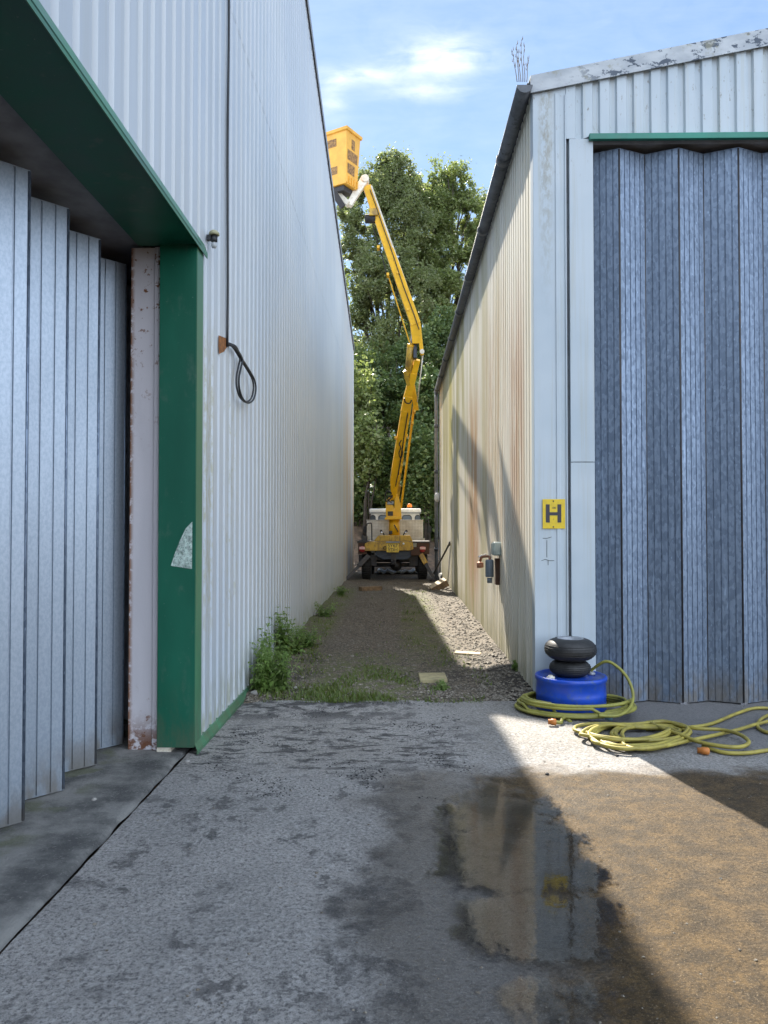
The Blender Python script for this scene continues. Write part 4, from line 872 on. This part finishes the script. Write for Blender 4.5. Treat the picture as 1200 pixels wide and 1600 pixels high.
# weeds
def weed(label, c, h, nst, spread, mat='weed', leaf=.07, group='weeds along the white wall'):
    c = V(c); t = thing('weed_plant', label, 'plant', c, group); m = MB(); L = []
    for k in range(nst):
        a = random.uniform(0, 6.28); hh = h*random.uniform(.45, 1.05); e = c+V((math.cos(a)*spread*random.uniform(.2, 1), math.sin(a)*spread*random.uniform(.2, 1.2), hh)); e.x = max(e.x, XL+.04)
        s = c+V((random.uniform(-.06, .06), random.uniform(-.1, .1), -.02)); s.x = max(s.x, XL+.03)
        pts = limb(MB(), s, e, .004, .001, .1, 9); m.tube(pts, [.0045-.003*i/8 for i in range(9)], 5)
        for i in range(1, 9):
            for _ in range(random.randint(3, 5)):
                ang = random.uniform(0, 6.28); d = V((math.cos(ang), math.sin(ang), random.uniform(-.1, .6))).normalized(); ll = leaf*1.35*random.uniform(.6, 1.3)*(1.15-.08*i); w = d.cross(V((0, 0, 1))).normalized()*ll*.19
                p = pts[i].copy(); mid = p+d*ll*.5+V((0, 0, .01)); tip = p+d*ll-V((0, 0, ll*.25))
                L += [tuple(p), tuple(mid+w), tuple(tip), tuple(mid-w)]
    m.build('stem', M[mat], t); np_mesh('foliage', L, 4, M[mat], t)
for px, py, h, nst, sp_, lab in ((412, 1076, .47, 30, .24, 'tallest bushy green weed at the end of the green flashing'), (398, 1064, .58, 10, .16, 'thin arching weed against the white wall'), (432, 1072, .34, 24, .26, 'low leafy weed beside the tallest weed'), (436, 1032, .54, 22, .18, 'upright feathery weed behind the tallest one'), (458, 1020, .34, 18, .26, 'small leafy weed beyond the feathery one'), (480, 1010, .22, 14, .26, 'reddish-green low weed at the wall foot'), (505, 968, .2, 10, .24, 'little weed clump by the pale rock'), (530, 935, .16, 9, .24, 'farthest weed tuft along the white wall')):
    q = PZ(px, py, .04); q.x = max(q.x, XL+.07); weed(lab, (q.x, q.y, lane_z(q.x, q.y)), h, nst, sp_, leaf=.075 if h > .5 else .065)
for px, py, lab in ((808, 1050, 'small weed at the foot of the sunlit wall'), (690, 1072, 'grass sprig beside the yellowish slab')):
    q = PZ(px, py, .04); weed(lab, (q.x, q.y, lane_z(q.x, q.y)), .09, 6, .06, leaf=.05, group='small weeds on the lane')
G = []
for _ in range(26000):
    x = random.uniform(-1.25, .9); y = 6.62+(random.random()**2.2)*11
    q = noise.noise(V((x*2.6, y*1.5, 2)))
    w = 1.3 if (-.8 < x < .1 and y < 8.2) else (.35 if y < 9 else .5*(abs(x-.35) < .3 or x < -.95))
    if y < 6.95 and -.9 < x < 0: w = 2.2
    if q*1.6+.15 < random.random()/max(w, .01)*.55: continue
    z = lane_z(x, y); hgt = random.uniform(.015, .05)*(1.3 if y < 7 else 1); a = random.uniform(0, 6.28); d = V((math.cos(a), math.sin(a), 0)); b = V((-d.y, d.x, 0))*random.uniform(.004, .010)
    p = V((x, y, z-.004)); G += [tuple(p+b), tuple(p-b), tuple(p+d*hgt*.6+V((0, 0, hgt))-b*.2)]
tag(np_mesh('lane_grass', G, 3, M['grass']), 'short mossy grass patches growing through the gravel lane', 'grass', kind='stuff')
# ------------------------------------------------------------------ aerial lift lorry
YT = 20.7; GZT = .09
TRK = thing('access_lorry', 'white pickup lorry with raised yellow two-arm boom and work basket', 'lorry', (-.09, 22.4, GZT))
def bpx(mb, x0, x1, y0, y1, Ya, Yb):
    a = PY(x0, y1, Ya); b = PY(x1, y0, Ya); mb.box(a.x, b.x, Ya, Yb, a.z, b.z); return mb
wr = .40
def wheel(cx, cy_):
    c = V((cx, cy_, GZT+wr)); w = .26
    m = MB(); m.lathe([(.22, -w/2), (.34, -w/2), (wr-.015, -w/2+.03), (wr, -w/2+.06), (wr, w/2-.06), (wr-.015, w/2-.03), (.34, w/2), (.22, w/2)], c, 'x', 36)
    for k in range(36):
        a = 2*math.pi*k/36; q = c+V((0, math.cos(a)*wr, math.sin(a)*wr)); m.beam(q-V((w*.42, 0, 0)), q+V((w*.42, 0, 0)), .03, .03, ref=(0, -math.sin(a), math.cos(a)))
    o = m.build('wheel', M['black'], TRK)
    m = MB(); m.lathe([(.0, -w/2+.05), (.10, -w/2+.05), (.20, -w/2+.02), (.225, -w/2), (.225, w/2), (.2, w/2-.02), (.1, w/2-.05), (0, w/2-.05)], c, 'x', 24); m.build('rim', M['steel'], o)
for yy_ in (YT+.55, YT+3.35):
    for px in (573, 660): wheel(PY(px, 880, YT+.55).x+(0 if px < 600 else 0), yy_)
m = MB()
for px in (597, 634): x = PY(px, 870, YT).x; m.box(x-.05, x+.05, YT+.25, YT+4.2, .62, .78)
m.box(-.75, .57, YT+.25, YT+.33, .64, .76); m.build('chassis_frame', M['steel'], TRK)
m = MB(); m.tube([(-.85, YT+.55, GZT+wr), (.68, YT+.55, GZT+wr)], .055, 10); m.lathe([(.05, -.16), (.15, -.1), (.17, 0), (.15, .1), (.05, .16)], (-.02, YT+.55, GZT+wr), 'y', 16); m.build('rear_axle', M['steel'], TRK)
m = MB(); m.tube([(-.85, YT+3.35, GZT+wr), (.68, YT+3.35, GZT+wr)], .05, 10); m.build('front_axle', M['steel'], TRK)
m = MB(); bpx(m, 558, 672, 845.5, 848.5, YT, YT+2.0); m.build('load_deck', M['steel'], TRK, bevel=.006)
m = MB(); bpx(m, 586, 646, 860, 868, YT+.06, YT+.16); m.prism([PY(588, 868, YT+.06), PY(644, 868, YT+.06), PY(636, 874, YT+.06), PY(598, 874, YT+.06)], (0, .1, 0)); m.build('rear_panel', M['navy'], TRK, bevel=.006)
m = MB(); bpx(m, 560.5, 588, 867, 884, YT+.3, YT+.5); m.build('mudguard', M['steel'], TRK); m = MB(); bpx(m, 640, 668, 867, 884, YT+.3, YT+.5); m.build('mudguard', M['steel'], TRK)
for x0, x1 in ((559.5, 573), (651, 671)):
    m = MB(); bpx(m, x0, x1, 848.5, 866, YT+.01, YT+.2); o = m.build('light_box', M['rust'], TRK, bevel=.008)
    cx = PY((x0+x1)/2-(0 if x0 < 600 else 1), 857, YT); m = MB(); m.lathe([(.085, 0), (.085, -.02), (.06, -.035), (0, -.04)], (cx.x, YT+.01, cx.z-.02), 'y', 20); tl = m.build('tail_light', M['red'], o)
    m = MB(); bpx(m, (x0+x1)/2-5, (x0+x1)/2+4, 854.5, 858.5, YT-.034, YT-.02); m.build('lens', M['pink'], o, bevel=.01)
m = MB(); m.prism([PY(x, y, YT-.04) for x, y in ((570, 861), (570, 849.5), (577, 846), (645, 846), (646, 858), (641, 860), (590, 860.5))][::-1], (0, .35, 0)); m.build('outrigger_beam', M['dyellow'], TRK, bevel=.01)
m = MB(); m.prism([PY(x, y, YT+.02) for x, y in ((584, 846), (591, 836.5), (641, 836.5), (645, 846))][::-1], (0, .9, 0)); m.build('turret_base', M['dyellow'], TRK, bevel=.015)
m = MB(); bpx(m, 642, 656, 855, 868, YT-.02, YT+.25); m.build('jack_housing', M['rust'], TRK, bevel=.01)
pl = MB(); bpx(pl, 604, 623.2, 849.2, 863, YT-.058, YT-.048); npl = pl.build('number_plate', M['plate'], TRK, bevel=.003)
ca, cb_ = PY(613.6, 853, YT-.059), PY(613.6, 859.4, YT-.059)
lettering('SY67', .128, ca, M['signb'], npl, ext=.0015); lettering('YDH', .128, cb_, M['signb'], npl, ext=.0015)
m = MB(); bpx(m, 603, 624.5, 846.2, 848.2, YT-.10, YT-.04); m.build('plate_lamp', M['pipe'], TRK, bevel=.006)
m = MB(); c = PY(630.5, 849.5, YT-.045); m.lathe([(.03, 0), (.03, -.015), (0, -.02)], c, 'y', 14); m.build('reflector', M['lampw'], TRK)
m = MB(); c = PY(601.5, 856, YT-.04); m.lathe([(.045, .1), (.045, -.03), (.03, -.035), (.03, .05)], c, 'y', 16); m.build('socket', M['black'], TRK)
m = MB(); bpx(m, 611, 619, 864, 882, YT+.0, YT+.12); m.tube([PY(615, 875, YT-.02), PY(615, 884, YT-.1), PY(615, 879, YT-.14)], .025, 8); m.build('tow_hitch', M['steel'], TRK)
for a, b, f in (((655, 861), (678, 897), 1), ((576, 868), (541, 906), -1)):
    p = PY(*a, YT+.1); q = PY(*b, YT-.12); q.z = GZT+.05; mid = p.lerp(q, .45)
    m = MB(); m.beam(p, mid, .13, .13, ref=(0, 1, 0)); lg = m.build('outrigger_leg', M['dyellow'] if f > 0 else M['steel'], TRK, bevel=.008)
    m = MB(); m.beam(mid, q, .085, .085, ref=(0, 1, 0)); m.build('inner_tube', M['steel'], lg)
    m = MB(); m.lathe([(.12, -.045), (.12, -.015), (.04, .0), (.03, .03)], q, 'z', 16); m.build('foot_pad', M['steel'], lg)
# tool box, cab
YB = YT+1.55
m = MB(); bpx(m, 573, 661, 813.5, 845.5, YB, YB+.75); tb = m.build('tool_box', M['checker'], TRK, bevel=.012)
a = PY(573, 813.5, YB); b = PY(661, 813.5, YB); m = MB(); m.box(a.x-.01, b.x+.01, YB-.012, YB+.77, a.z-.0, a.z+.022); m.build('lid', M['checker'], tb, bevel=.004)
m = MB(); bpx(m, 660.5, 664, 841, 845, YB-.1, YB+.3); m.build('bracket', M['cream'], TRK)
YC = YT+2.45
a = PY(577, 846, YC); b = PY(658, 800, YC); zr = b.z
m = MB(); m.prism([(a.x, YC, .75), (b.x, YC, .75), (b.x, YC, zr-.36), (b.x-.06, YC, zr), (a.x+.06, YC, zr), (a.x, YC, zr-.36)], (0, 1.35, 0)); m.box(a.x+.03, b.x-.03, YC+1.35, YC+2.5, .7, 1.25)
m.build('cab_body', M['white'], TRK, bevel=.03)
m = MB(); r0 = PY(577, 800, YC-.03); r1 = PY(658, 794.5, YC-.03); m.box(r0.x, r1.x, YC-.05, YC+1.35, r0.z-.02, r1.z); m.build('cab_roof', M['white'], TRK, bevel=.04)
m = MB(); m.box(r0.x-.005, r1.x+.005, YC-.055, YC+1.36, r0.z-.04, r0.z-.018); m.build('rain_gutter', M['pipe'], TRK)
def rr(x0, x1, z0, z1, r, n=5):
    out = []
    for cx, cz, a0 in ((x1-r, z1-r, 0), (x0+r, z1-r, 90), (x0+r, z0+r, 180), (x1-r, z0+r, 270)):
        for k in range(n+1): t = math.radians(a0+90*k/n); out.append((cx+r*math.cos(t), cz+r*math.sin(t)))
    return out
for x0, x1 in ((577.8, 587), (591, 606), (628, 643.5), (648, 657.5)):
    p = PY(x0, 818, YC-.004); q = PY(x1, 804.5, YC-.004); R_ = rr(p.x, q.x, p.z, q.z, .09)
    m = MB(); m.prism([(x, YC-.012, z) for x, z in R_], (0, .02, 0)); o = m.build('window', M['black'], TRK)
    R2 = rr(p.x+.022, q.x-.022, p.z+.022, q.z-.022, .075); m = MB(); m.prism([(x, YC-.016, z) for x, z in R2], (0, .006, 0)); m.build('pane', M['glass'], o)
c = PY(640, 794, YC+.5); m = MB(); m.lathe([(.085, -.02), (.085, .02)], c, 'z', 16); m.build('beacon_base', M['black'], TRK)
m = MB(); m.lathe([(.075, .02), (.08, .05), (.072, .10), (.045, .135), (0, .145)], c, 'z', 16); m.build('beacon', M['amber'], TRK)
for x0, x1, e in ((568, 574, 577), (668, 674, 658)):
    p = PY(x0, 832, YC+1.2); q = PY(x1, 822, YC+1.2); m = MB(); m.box(p.x, q.x, YC+1.2, YC+1.28, p.z, q.z); cc = PY(e, 828, YC+1.2); m.tube([V(((p.x+q.x)/2, YC+1.24, (p.z+q.z)/2)), cc], .012, 6); m.build('mirror', M['black'], TRK, bevel=.01)
m = MB(); m.tube(smooth_path([PY(x, y, YT+.75) for x, y in ((573, 822), (574, 818.5), (578, 817.5), (580.5, 820), (581, 846))], 5), .017, 8); m.build('hand_rail', M['steel'], TRK)
for s_ in ((594, 829, 1), (636.5, 829, -1)):
    x, y, f = s_; m = MB(); m.tube(smooth_path([PY(x, y+2, YT+.12), PY(x+f*1.5, y-.5, YT+.12), PY(x+f*4, y+3, YT+.12), PY(x+f*6, y+7, YT+.12), PY(x+f*6, y+14, YT+.1)], 5), .018, 8); m.build('hose_bend', M['black'], TRK)
    m = MB(); m.tube([PY(x+f*1, y+5, YT+.10), PY(x+f*3.5, y+2, YT+.10)], .028, 8); m.build('hydraulic_fitting', M['chrome'], TRK)
for px, py, hh in ((567, 838, .34), (571, 842, .22)):
    p = PY(px, 846, YT+.15); m = MB(); m.tube([p, p+V((0, 0, hh*.5))], .03, 8); m.tube([p+V((0, 0, hh*.5)), p+V((.01, 0, hh))], .012, 6); m.lathe([(.02, -.02), (.026, 0), (.02, .02)], p+V((.01, 0, hh)), 'z', 8); m.build('control_lever', M['steel'], TRK)
m = MB(); bpx(m, 565, 574, 838, 845.5, YT+.1, YT+.35); m.build('control_valve', M['steel'], TRK, bevel=.01)
# turret
def zY(py, Y): return PY(600, py, Y).z
YU = YT+.75; cx = PY(616, 820, YU).x
m = MB(); m.lathe([(.155, zY(838, YU)), (.155, zY(812, YU))], (cx, YU, 0), 'z', 24); m.lathe([(.2, zY(838, YU)-.02), (.2, zY(836, YU))], (cx, YU, 0), 'z', 24); col_ = m.build('pedestal', M['yellow'], TRK)
m = MB(); m.tube([PY(616, 820, YU-.17), PY(622, 831, YU-.17)], .016, 8); m.build('handle', M['steel'], col_)
m = MB(); bpx(m, 607.5, 613, 829.5, 835, YU-.24, YU-.12); m.build('gearbox', M['steel'], col_, bevel=.01)
m = MB(); m.prism([PY(x, y, YU-.26) for x, y in ((600.5, 811), (604, 806), (627, 806), (628, 811.5), (602, 812))][::-1], (0, .52, 0)); m.build('slew_plate', M['yellow'], TRK, bevel=.012)
m = MB()
m.prism([PY(x, y, YU-.2) for x, y in ((603, 806), (602.5, 785), (606.5, 776), (611, 778), (611, 788), (615, 790), (618, 806))][::-1], (0, .06, 0)); m.prism([PY(x, y, YU+.16) for x, y in ((603, 806), (602.5, 785), (606.5, 776), (611, 778), (611, 788), (615, 790), (618, 806))][::-1], (0, .06, 0))
m.prism([PY(x, y, YU-.16) for x, y in ((616, 806), (616.5, 770), (621, 770), (626, 788), (627.5, 806))][::-1], (0, .3, 0)); th = m.build('turret', M['yellow'], TRK, bevel=.008)
m = MB(); bpx(m, 606, 614, 799, 806, YU-.24, YU+.1); m.build('motor', M['steel'], th, bevel=.01)
m = MB(); bpx(m, 605, 615.5, 783.5, 788.5, YU-.23, YU-.1); m.build('cover', M['pipe'], th, bevel=.01)
m = MB(); m.tube(smooth_path([PY(x, y, YU-.25) for x, y in ((612, 771), (605, 767), (602, 774), (603.5, 783), (610, 779), (613, 773))], 5), .02, 8); m.tube(smooth_path([PY(x, y, YU-.22) for x, y in ((614, 777), (609, 775), (606, 780), (612, 786))], 5), .015, 8); m.build('hydraulic_hose', M['black'], th)
# booms: depth runs from the turret towards the camera at the elbow
def YL(py): return YU+(19.45-YU)*(785-py)/(785-540)
def BP(px, py, dy=0): return PY(px, py, YL(py)+dy)
ww = .26
m = MB(); m.beam(BP(616.5, 748), BP(634.5, 640), .245, .30); m.beam(BP(614.5, 780), BP(616.6, 747.5), .12, .16, .245, .30); lb = m.build('lower_boom', M['yellow'], TRK, bevel=.01)
m = MB(); m.beam(BP(613.0, 742, -.16), BP(628.5, 640, -.16), .012, .012); m.beam(BP(625, 738, -.17), BP(640, 642, -.17), .055, .03); m.build('stiffener', M['yellow'], lb)
m = MB(); m.beam(BP(622.3, 742, -.163), BP(637.5, 645, -.163), .035, .012); m.build('slot', M['steel'], lb)
m = MB(); m.beam(BP(626.5, 793, .02), BP(647.5, 633, .02), .055, .09); m.build('tie_rod', M['yellow'], TRK)
m = MB(); m.beam(BP(619, 790), BP(624, 758), .10, .10); m.beam(BP(622, 764, -.02), BP(630, 715, -.12), .05, .05); m.build('lift_cylinder', M['dyellow'], TRK, bevel=.01)
m = MB(); m.tube(smooth_path([BP(x, y, -.22) for x, y in ((627, 688), (624, 694), (626, 700), (623.5, 708), (626, 716), (629, 709), (628, 700))], 5), .014, 7); m.tube(smooth_path([BP(x, y, -.2) for x, y in ((618, 760), (621, 745), (626, 720), (629, 700), (633, 670), (637, 648))], 5), .013, 7); m.tube(smooth_path([BP(x, y, -.22) for x, y in ((631.5, 622), (634, 629), (640, 630), (643, 625))], 5), .018, 7); m.build('hydraulic_hose', M['black'], lb)
for px, py in ((618, 683), (636, 680), (648, 642), (645, 660), (627.5, 726)): m = MB(); bpx(m, px-1.5, px+1.5, py-2, py+2, YL(py)-.2, YL(py)+.1); m.build('pipe_clamp', M['yellow'], lb)
# elbow linkage
m = MB(); m.beam(BP(633.5, 645), BP(638, 618), .26, .28, .22, .26); m.beam(BP(635.5, 625), BP(646.5, 582), .20, .2, .18, .2); m.build('elbow_link', M['yellow'], TRK, bevel=.01)
m = MB(); m.beam(BP(650.5, 640, .05), BP(643.5, 596, .0), .13, .14); m.beam(BP(643.5, 597), BP(652, 562), .15, .16); m.build('elbow_link', M['yellow'], TRK, bevel=.01)
m = MB(); m.beam(BP(634.5, 578, -.05), BP(637.5, 594, -.05), .10, .16); m.beam(BP(632, 580, -.1), BP(638.5, 602, -.1), .09, .06); m.build('elbow_plate', M['dyellow'], TRK, bevel=.008)
m = MB(); m.tube([BP(637.5, 592, -.02), BP(642, 541, -.02)], .095, 14); m.build('boom_cylinder', M['dyellow'], TRK); cyl = [o for o in TRK.children if o.name.startswith('boom_cylinder')][0]
m = MB(); m.tube([BP(642, 541, -.02), BP(646, 517, -.02)], .045, 12); m.build('rod', M['chrome'], cyl)
m = MB(); m.lathe([(.07, -.09), (.07, .09)], BP(641.8, 541, -.02), 'x', 12); m.build('collar', M['yellow'], cyl)
m = MB(); bpx(m, 646, 651.5, 537, 559, 19.37, 19.6); m.build('elbow_pad', M['navy'], TRK, bevel=.01)
m = MB(); m.tube([BP(661, 551, -.1), BP(656, 596, -.1), BP(652, 628, -.05)], .016, 6); m.build('levelling_rod', M['cream'], TRK)
# upper boom
def YV(py): return 19.4+(18.6-19.4)*(553-py)/(553-275)
def UP(px, py, dy=0): return PY(px, py, YV(py)+dy)
m = MB(); m.beam(UP(649.5, 507), UP(573.5, 292), .255, .30, .20, .25); ub = m.build('upper_boom', M['yellow'], TRK, bevel=.01)
m = MB(); m.beam(UP(648, 502), UP(649.5, 537), .25, .28, .17, .2); m.beam(UP(654, 506), UP(659.5, 555), .10, .26, .09, .18); m.build('boom_heel', M['yellow'], TRK, bevel=.01)
m = MB(); m.tube([UP(659.5, 549, -.16), UP(659.5, 549, .16)], .06, 12); m.build('pivot_pin', M['cream'], TRK)
m = MB(); m.beam(UP(655, 502, -.12), UP(580, 290, -.12), .04, .02); m.build('edge_rail', M['cream'], ub)
m = MB(); m.beam(UP(606, 429, .02), UP(640, 535, .02), .03, .03); m.build('tie_rod', M['yellow'], ub)
m = MB(); m.tube(smooth_path([UP(x, y, -.16) for x, y in ((655, 515), (645, 486), (630, 446), (612, 392), (597, 350), (586, 318), (578, 296))], 5), .012, 6); m.tube(smooth_path([UP(x, y, -.05) for x, y in ((604, 430), (597, 400), (588, 372), (582, 350))], 5), .012, 6); m.build('hydraulic_hose', M['black'], ub)
m = MB(); m.lathe([(.10, -.13), (.11, -.11), (.11, .11), (.10, .13)], UP(578.5, 342, -.05), 'x', 14); m.build('rotator_motor', M['black'], ub)
m = MB(); bpx(m, 577, 590, 325, 336, YV(330)-.17, YV(330)+.12); m.build('clamp', M['dyellow'], ub, bevel=.01)
for px, py in ((606, 428), (622, 425), (591, 385), (637, 483)): m = MB(); bpx(m, px-2, px+2, py-2, py+2, YV(py)-.16, YV(py)+.05); m.build('pipe_clamp', M['yellow'], ub)
# basket
YB0 = 17.9
Cn = PY(541.5, 197, YB0); R1 = PY(563.5, 218, YB0+.52); dR = V((R1.x-Cn.x, R1.y-Cn.y, 0)); dL = V((-dR.y, dR.x, 0)).normalized()*1.05; H = Cn.z-PY(541, 283, YB0).z
Bt = Cn-V((0, 0, H))
def bq(u, v, z, ins=0.0):   # u along right side, v along left side
    w = 1-z; i = .06*w+ins; L1, L2 = dR.length, dL.length
    return Bt+dR*((i+(L1-2*i)*u)/L1)+dL*((i+(L2-2*i)*v)/L2)+V((0, 0, H*z))
def ring(z, ins=0): return [bq(0, 0, z, ins), bq(1, 0, z, ins), bq(1, 1, z, ins), bq(0, 1, z, ins)]
def shell(mb, zs):
    idx = [mb.add(ring(z, i)) for z, i in zs]
    for a, b in zip(idx[:-1], idx[1:]):
        for k in range(4): j = (k+1) % 4; mb.face((a+k, a+j, b+j, b+k))
    return idx
m = MB(); i_ = shell(m, [(0, .03), (.0, .0), (.15, 0), (.15, .0), (.94, 0), (.94, -.035), (1.0, -.04), (1.0, .03), (.08, .03)]); m.face([i_[0]+k for k in (3, 2, 1, 0)]); m.face([i_[-1]+k for k in range(4)]); bk = m.build('basket', M['orange'], TRK, bevel=.012)
m = MB()
for k in range(5): u = .08+.21*k; m.beam(bq(u, -.0, .02, -.012), bq(u, -.0, .15, -.012), .05, .02, ref=dR)
m.build('rib', M['orange'], bk)
m = MB(); m.hexa([bq(.06, .02, .18, -.004), bq(.94, .02, .18, -.004), bq(.94, .02, .88, -.004), bq(.06, .02, .88, -.004), bq(.06, .03, .18, .005), bq(.94, .03, .18, .005), bq(.94, .03, .88, .005), bq(.06, .03, .88, .005)])
def dec(face, a0, a1, z0, z1):
    mb = MB()
    f = (lambda a, z, i: bq(a, 0, z, i)) if face == 'r' else (lambda a, z, i: bq(0, a, z, i))
    mb.hexa([f(a0, z0, -.004), f(a1, z0, -.004), f(a1, z1, -.004), f(a0, z1, -.004), f(a0, z0, .004), f(a1, z0, .004), f(a1, z1, .004), f(a0, z1, .004)]); return mb
for a in (('r', .38, .62, .66, .84), ('r', .10, .86, .44, .62), ('r', .12, .68, .2, .38), ('l', .28, .62, .70, .84), ('l', .26, .56, .2, .34)): dec(*a).build('decal', M['decal'], bk)
m = MB(); zb0 = Bt.z; q0 = bq(.25, .1, 0); q1 = bq(.8, .9, 0); m.hexa([bq(.1, .1, -.10), bq(.9, .1, -.10), bq(.9, .9, -.10), bq(.1, .9, -.10), bq(.1, .1, -.002), bq(.9, .1, -.002), bq(.9, .9, -.002), bq(.1, .9, -.002)]); m.build('basket_floor_frame', M['steel'], bk, bevel=.01)
tip = UP(571, 285); pv = PY(545, 320, 18.3)
m = MB(); m.beam(tip+V((0, 0, .1)), pv+V((0, 0, -.02)), .13, .20, .11, .14, ref=(0, 1, 0)); m.beam(bq(.5, .4, -.1), pv, .16, .12, ref=(0, 1, 0)); m.beam(pv, PY(527, 300, 18.3), .1, .1, ref=(0, 1, 0)); m.build('jib_bracket', M['cream'], TRK, bevel=.01)
m = MB(); m.beam(PY(536, 324, 18.2), PY(521, 300, 18.1), .12, .14, ref=(0, 1, 0)); m.build('levelling_cylinder', M['steel'], TRK, bevel=.01)
m = MB(); m.lathe([(.09, -.14), (.09, .14)], tip+V((0, 0, .05)), 'y', 14); m.build('pivot_pin', M['cream'], TRK)
